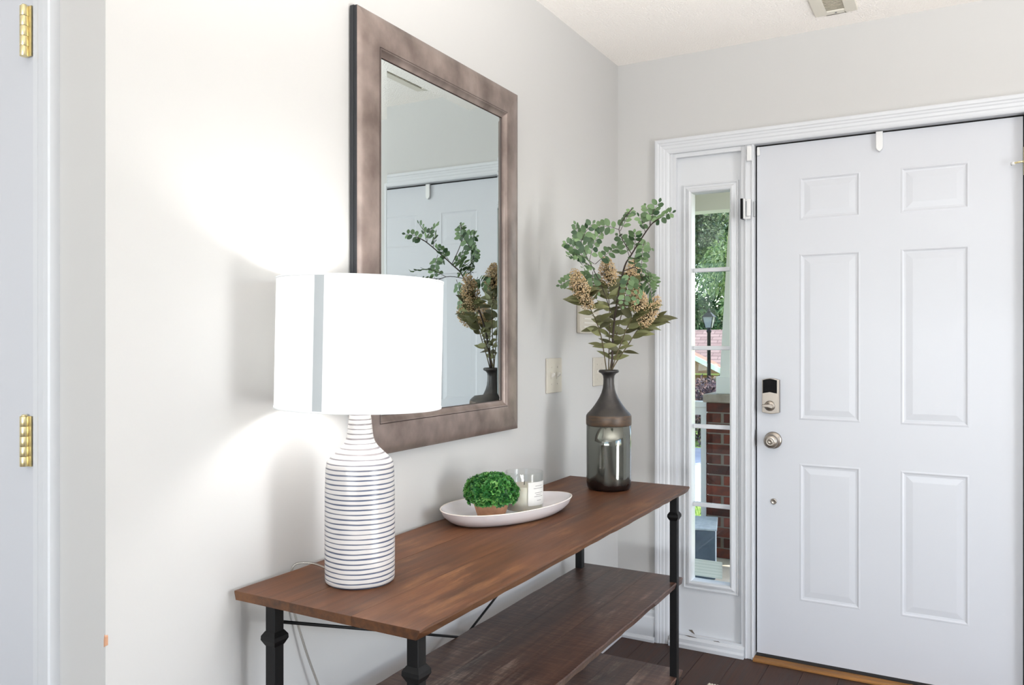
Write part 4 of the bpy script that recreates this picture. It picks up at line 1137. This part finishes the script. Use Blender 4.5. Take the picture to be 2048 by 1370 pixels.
# brick pier with stone cap and tapered column
PX0, PY0, PSZ = -0.170, 1.985, 0.42
pier = empty('brick_pier', (PX0+PSZ/2, PY0+PSZ/2, PZ), 0, 'red brick porch pier with a stone cap', 'pier')
hs_ = PSZ/2
MB().box(-hs_+0.008,hs_-0.008,-hs_+0.008,hs_-0.008,0.0,1.015).build('mortar_core', M['mortar'], pier)
bl, bh, bd_ = 0.194, 0.0575, 0.05
bmesh_ = MB().box(-bl/2,bl/2,-0.020,0.020,-bh/2,bh/2).mesh('brick', M['brick'])
bhalf = MB().box(-0.0455,0.0455,-0.020,0.020,-bh/2,bh/2).mesh('brick_half', M['brick'])
for row in range(15):
    zc = 0.0335 + row*0.0677
    for face in (0, 1):          # front (-y) and left (-x) sides
        xx = -hs_
        seq = ['f','f'] if (row + face) % 2 == 0 else ['h','f','h']
        gap = (PSZ - sum(bl if s_ == 'f' else 0.091 for s_ in seq))/max(1,len(seq)-1) if seq[0] == 'f' else (PSZ-bl-0.182)/2
        for s_ in seq:
            w = bl if s_ == 'f' else 0.091
            c_ = xx+w/2; xx += w+gap
            o = link('brick', bmesh_ if s_ == 'f' else bhalf, pier)
            if face == 0: o.location = (c_, -hs_+0.020, zc)
            else:
                o.location = (-hs_+0.0195, c_, zc); o.rotation_euler = (0,0,R(90))
cap = MB().box(-hs_-0.02,hs_+0.02,-hs_-0.02,hs_+0.02,1.016,1.068); cap.build('cap_stone', M['capstone'], pier, 0.006)
colm = empty('porch_column', (0.045, 2.195, PZ+1.0685), 0, 'white tapered porch column on the brick pier', 'column')
MB().box(-0.165,0.165,-0.165,0.165,0.0,0.115).build('plinth', M['ext_white'], colm, 0.004)
cm_ = MB(); z0, z1, r0, r1 = 0.115, 1.21, 0.145, 0.095
cm_.add([(-r0,-r0,z0),(r0,-r0,z0),(r0,r0,z0),(-r0,r0,z0),(-r1,-r1,z1),(r1,-r1,z1),(r1,r1,z1),(-r1,r1,z1)], [(0,3,2,1),(4,5,6,7),(0,1,5,4),(1,2,6,5),(2,3,7,6),(3,0,4,7)])
cm_.build('shaft', M['ext_white'], colm)
rl = empty('porch_railing', (-1.2, 2.06, PZ), 0, 'white porch railing running into the brick pier', 'railing')
MB().box(-1.6,1.025,-0.045,0.045,0.975,1.015).build('hand_rail', M['ext_white'], rl, 0.006)
MB().box(-1.6,1.025,-0.028,0.028,0.925,0.975).build('under_rail', M['ext_white'], rl)
MB().box(-1.6,1.025,-0.03,0.03,0.060,0.125).build('bottom_rail', M['ext_white'], rl)
bal = MB().box(-0.018,0.018,-0.018,0.018,0.125,0.925).mesh('baluster', M['ext_white'])
xx = 0.994
while xx > -1.55:
    o = link('baluster', bal, rl); o.location = (xx,0,0); xx -= 0.115
# box on the porch floor
M['slate'] = mat('slate_blue', (74,88,102), 0.6, noise=(14, (88,102,116), 4))
M['slate_light'] = mat('slate_pale', (190,198,206), 0.6, noise=(25, (168,178,188), 4))
bx_ = empty('porch_box', (-0.185, 1.62, PZ), R(14), 'slate blue box with a pale side and lid standing on the porch', 'box')
bb = MB()
bb.box(-0.17,0.17,-0.17,0.17,0.0005,0.29,mats=[1,1,0,1,0,0]); bb.build('case', [M['slate'], M['slate_light']], bx_, 0.006)  # top and right side take the pale colour
MB().box(-0.178,0.178,-0.178,0.178,0.2905,0.302).build('lid', M['slate_light'], bx_, 0.004)

# ------------------------------------------------------------------ outside: ground, lamp post, house, planting
M['grass'] = mat('grass_ground', (96,128,52), 0.95, noise=(8, (136,158,76), 6))
M['asphalt'] = mat('driveway', (168,168,172), 0.9, noise=(3, (150,150,156), 5))
GZ = -0.45
gd = MB()
def strip(b, y0, y1, z0, z1, mi):
    b.add([(-40,y0,z0),(40,y0,z0),(40,y1,z1),(-40,y1,z1)], [(0,1,2,3)], mi)
strip(gd, 2.0, 5.0, GZ, GZ, 0)
gd.add([(-40,2.0,GZ-0.2),(40,2.0,GZ-0.2)], [])
struct(gd.build('lawn', M['grass']), 'sunlit front lawn beyond the porch')
g2 = MB(); strip(g2, 5.0, 9.5, GZ, GZ, 0); struct(g2.build('driveway', M['asphalt']), 'pale grey driveway across the lawn')
g3 = MB(); strip(g3, 9.5, 14.0, GZ, GZ, 0); strip(g3, 14.0, 22.0, GZ, -2.8, 0); strip(g3, 22.0, 90.0, -2.8, -2.8, 0)
struct(g3.build('far_lawn', M['grass']), 'far grass beyond the driveway')
M['blade'] = islandmat('grass_blades', [(84,120,40),(130,160,66),(172,188,96)], 0.7, 0.3)
gb = MB(); rs = random.Random(9)
for i in range(5200):
    gx, gy = rs.uniform(-2.2,0.4), rs.uniform(2.5,5.05); h = rs.uniform(0.03,0.09); a = rs.uniform(0,6.28); w = 0.004
    dx, dy = math.cos(a)*w, math.sin(a)*w; lx_, ly_ = rs.uniform(-.03,.03), rs.uniform(-.03,.03)
    gb.add([(gx-dx,gy-dy,GZ),(gx+dx,gy+dy,GZ),(gx+lx_,gy+ly_,GZ+h)], [(0,1,2)])
tag(gb.build('grass', M['blade']), 'bright green grass blades on the lawn past the railing', 'grass', kind='stuff')

lpst = empty('lamp_post', (-2.83, 11.68, GZ), 0, 'black lamp post with a glass lantern past the driveway', 'lamp post')
MB().lathe([(0.07,0),(0.07,0.12),(0.045,0.16),(0.038,0.5),(0.032,1.88),(0.045,1.90),(0.045,1.93),(0.03,1.95),(0.05,1.98)], 20).build('post', M['black_iron'], lpst)
M['lantern_glass'] = mat('lantern_glass', (140,144,146), 0.3)
def frust(z0, z1, r0, r1):
    b = MB(); b.add([(-r0,-r0,z0),(r0,-r0,z0),(r0,r0,z0),(-r0,r0,z0),(-r1,-r1,z1),(r1,-r1,z1),(r1,r1,z1),(-r1,r1,z1)], [(0,3,2,1),(4,5,6,7),(0,1,5,4),(1,2,6,5),(2,3,7,6),(3,0,4,7)]); return b
frust(1.98, 2.18, 0.055, 0.095).build('lantern', M['lantern_glass'], lpst)
cr = MB()
for sx_ in (-1,1):
    for sy_ in (-1,1): cr.tube([(sx_*0.057,sy_*0.057,1.98),(sx_*0.098,sy_*0.098,2.18)], 0.008, 6)
cr.build('lantern_frame', M['black_iron'], lpst)
rf_ = frust(2.18, 2.27, 0.115, 0.035); rf_.lathe([(0.03,2.27),(0.035,2.29),(0.012,2.31),(0.016,2.33),(0.001,2.35)], 12); rf_.build('lantern_roof', M['black_iron'], lpst)

M['shingle'] = bpy.data.materials.new('roof_shingles'); M['shingle'].use_nodes = True
nt = M['shingle'].node_tree; tc = nt.nodes.new('ShaderNodeTexCoord'); br = nt.nodes.new('ShaderNodeTexBrick')
mp = nt.nodes.new('ShaderNodeMapping'); mp.inputs['Rotation'].default_value = (R(90),0,0)
nt.links.new(tc.outputs['Object'], mp.inputs[0]); nt.links.new(mp.outputs[0], br.inputs['Vector'])
br.inputs['Color1'].default_value = lin((146,124,117)); br.inputs['Color2'].default_value = lin((128,105,99)); br.inputs['Mortar'].default_value = lin((100,80,76))
br.inputs['Scale'].default_value = 1.0; br.inputs['Mortar Size'].default_value = 0.012; br.inputs['Brick Width'].default_value = 0.5; br.inputs['Row Height'].default_value = 0.13
nt.links.new(br.outputs[0], nt.nodes['Principled BSDF'].inputs['Base Color']); nt.nodes['Principled BSDF'].inputs['Roughness'].default_value = 0.9
M['siding'] = mat('tan_brick_siding', (150,112,94), 0.9, noise=(5, (136,98,82), 4))
hs2 = empty('house', (-7.0, 27.5, -2.8), R(6), 'low house with a pinkish shingle roof behind the lamp post', 'house')
MB().box(-8,8,0.3,8,0.0,3.0).build('wall', M['siding'], hs2)
rf = MB(); rf.add([(-8.5,-0.2,2.95),(8.5,-0.2,2.95),(8.5,3.6,4.60),(-8.5,3.6,4.60),(8.5,7.6,2.95),(-8.5,7.6,2.95)], [(0,1,2,3),(3,2,4,5),(0,3,5),(1,4,2)])
rf.build('roof', M['shingle'], hs2)
MB().box(-8.5,8.5,-0.26,-0.18,2.80,2.98).build('fascia', M['ext_white'], hs2)
ga = MB().prism([(-3.4,2.9),(0.75,2.9),(-1.3,3.9)], 'y', -1.2, 0.6); ga.build('gable', M['siding'], hs2)
gf = MB().prism([(-1.3,3.95),(-1.3,3.78),(0.80,2.72),(0.95,2.86)], 'y', -1.32, -1.2); gf.prism([(-1.3,3.95),(-1.3,3.78),(-3.4,2.72),(-3.55,2.86)], 'y', -1.32, -1.2); gf.build('gable_trim', M['ext_white'], hs2)
for k in range(3): 
    w_ = MB().box(-5.2+k*3.6,-4.2+k*3.6,0.22,0.3,0.9,2.2).build('window', M['ext_white'], hs2)
    MB().box(-5.1+k*3.6,-4.3+k*3.6,0.2,0.22,1.0,2.1).build('pane', M['black_gloss'], w_)

def foliage_mesh(n, blobs, size, rs, droop=0.0, aspect=0.4):
    """leaf blades scattered on the shells of many blobs; blobs: (centre, radius)"""
    b = MB()
    V = b.v; Fc = b.f
    tot = sum(r_**2 for _, r_ in blobs)
    for c, r_ in blobs:
        k = int(n*r_**2/tot)
        for i in range(k):
            d = Vector((rs.gauss(0,1), rs.gauss(0,1), rs.gauss(0,1)))
            if d.length < 1e-3: continue
            d.normalize()
            p = Vector(c)+d*r_*(rs.uniform(0.55,1.05))
            u = (d*0.5+Vector((rs.uniform(-1,1),rs.uniform(-1,1),rs.uniform(-1,1)-droop))).normalized()
            w = u.cross(Vector((rs.uniform(-1,1),rs.uniform(-1,1),rs.uniform(-1,1))))
            if w.length < 1e-3: continue
            w.normalize(); s_ = size*rs.uniform(0.7,1.3)
            bi = len(V)
            V += [tuple(p), tuple(p+u*s_*0.5+w*s_*aspect*0.5), tuple(p+u*s_), tuple(p+u*s_*0.5-w*s_*aspect*0.5)]
            Fc.append((bi,bi+1,bi+2,bi+3)); b.m.append(0); b.sm.append(False)
    return b
def build_raw(b, name, m, par):
    me = bpy.data.meshes.new(name); me.from_pydata(b.v, [], b.f); me.materials.append(m); me.update()
    return link(name, me, par)
M['bark'] = mat('bark', (78,66,56), 0.95, noise=(12, (56,48,42), 5))
def tree(loc, h, rad, cols, n, size, label, name='leafy_tree', seed=1, trunk=0.12, low=0.35, droop=0.3, group='trees beyond the porch'):
    rs = random.Random(seed)
    t = empty(name, loc, 0, label, 'tree', group)
    tk = MB().tube([(0,0,0),(0.05*rad,0,h*0.3),(-0.04*rad,0.03,h*0.55),(0,0,h*0.85)], [trunk,trunk*0.8,trunk*0.55,trunk*0.2], 9)
    blobs = []
    for i in range(26):
        a = rs.uniform(0,6.28); zf = rs.uniform(low,0.98); rr = rad*(1-abs(zf-0.6)*0.9)*rs.uniform(0.3,0.9)
        c = (rr*math.cos(a), rr*math.sin(a), h*zf); blobs.append((c, rad*rs.uniform(0.26,0.42)))
        tk.tube([(0,0,h*zf*0.75), (c[0]*0.5,c[1]*0.5,h*zf*0.85), c], [trunk*0.3,trunk*0.2,trunk*0.08], 5)
    tk.build('trunk', M['bark'], t)
    f = build_raw(foliage_mesh(n, blobs, size, rs, droop), 'crown', islandmat(name+'_leaves_%d' % seed, cols, 0.5, 0.35), t)
    tag(f, kind='stuff')
    return t
tree((-1.12,9.3,GZ), 5.2, 1.15, [(64,92,40),(104,132,66),(148,168,102),(196,206,150)], 22000, 0.08, 'bright drooping tree at the right, behind the white column', 'crape_tree', 4, 0.09, 0.3, 0.9)
tree((-10.6,47.0,-2.8), 19, 5.6, [(40,66,38),(70,100,58),(112,140,88),(160,180,130)], 46000, 0.34, 'large leafy tree straight behind the house roof', 'leafy_tree', 6, 0.35, 0.2)
tree((-24.0,49.0,-2.8), 19, 5.8, [(36,62,38),(64,94,60),(100,130,88),(150,172,132)], 26000, 0.36, 'large leafy tree left of the house roof', 'leafy_tree', 8, 0.35, 0.2)
tree((2.6,48.0,-2.8), 19, 5.8, [(36,58,34),(66,94,54),(104,132,84),(150,172,124)], 26000, 0.36, 'large leafy tree right of the house roof', 'leafy_tree', 10, 0.35, 0.2)
tree((-6.0,18.5,-1.75), 8.6, 2.0, [(40,60,40),(70,92,62),(108,126,92),(168,180,146)], 26000, 0.13, 'tree between the lamp post and the house', 'leafy_tree', 12, 0.14, 0.55)
def bush(loc, r_, hh, cols, n, size, label, seed):
    rs = random.Random(seed)
    t = empty('shrub', loc, 0, label, 'shrub', 'shrubs along the driveway')
    blobs = [((rs.uniform(-1,1)*r_*0.7, rs.uniform(-1,1)*r_*0.5, hh*rs.uniform(0.15,0.8)), hh*rs.uniform(0.22,0.36)) for _ in range(18)]
    st_ = MB()
    for c, _ in blobs[:9]: st_.tube([(c[0]*0.2,c[1]*0.2,0),(c[0],c[1],c[2])], [0.02,0.006], 5)
    st_.build('stem', M['bark'], t)
    tag(build_raw(foliage_mesh(n, blobs, size, rs, 0.0), 'foliage', islandmat('shrub_leaves_%d' % seed, cols, 0.6, 0.2), t), kind='stuff')
bush((-2.75,10.55,GZ), 1.25, 1.15, [(46,34,42),(70,54,62),(108,88,92),(150,118,112)], 7000, 0.075, 'dark purple shrub at the foot of the lamp post', 3)
bush((-3.9,12.8,GZ), 0.9, 0.95, [(90,58,52),(120,82,70),(140,104,90)], 6000, 0.08, 'reddish shrub left of the lamp post', 5)
bush((-2.0,12.4,GZ), 0.8, 1.35, [(70,92,48),(118,138,80),(170,182,126)], 5000, 0.08, 'pale green shrub right of the lamp post', 7)
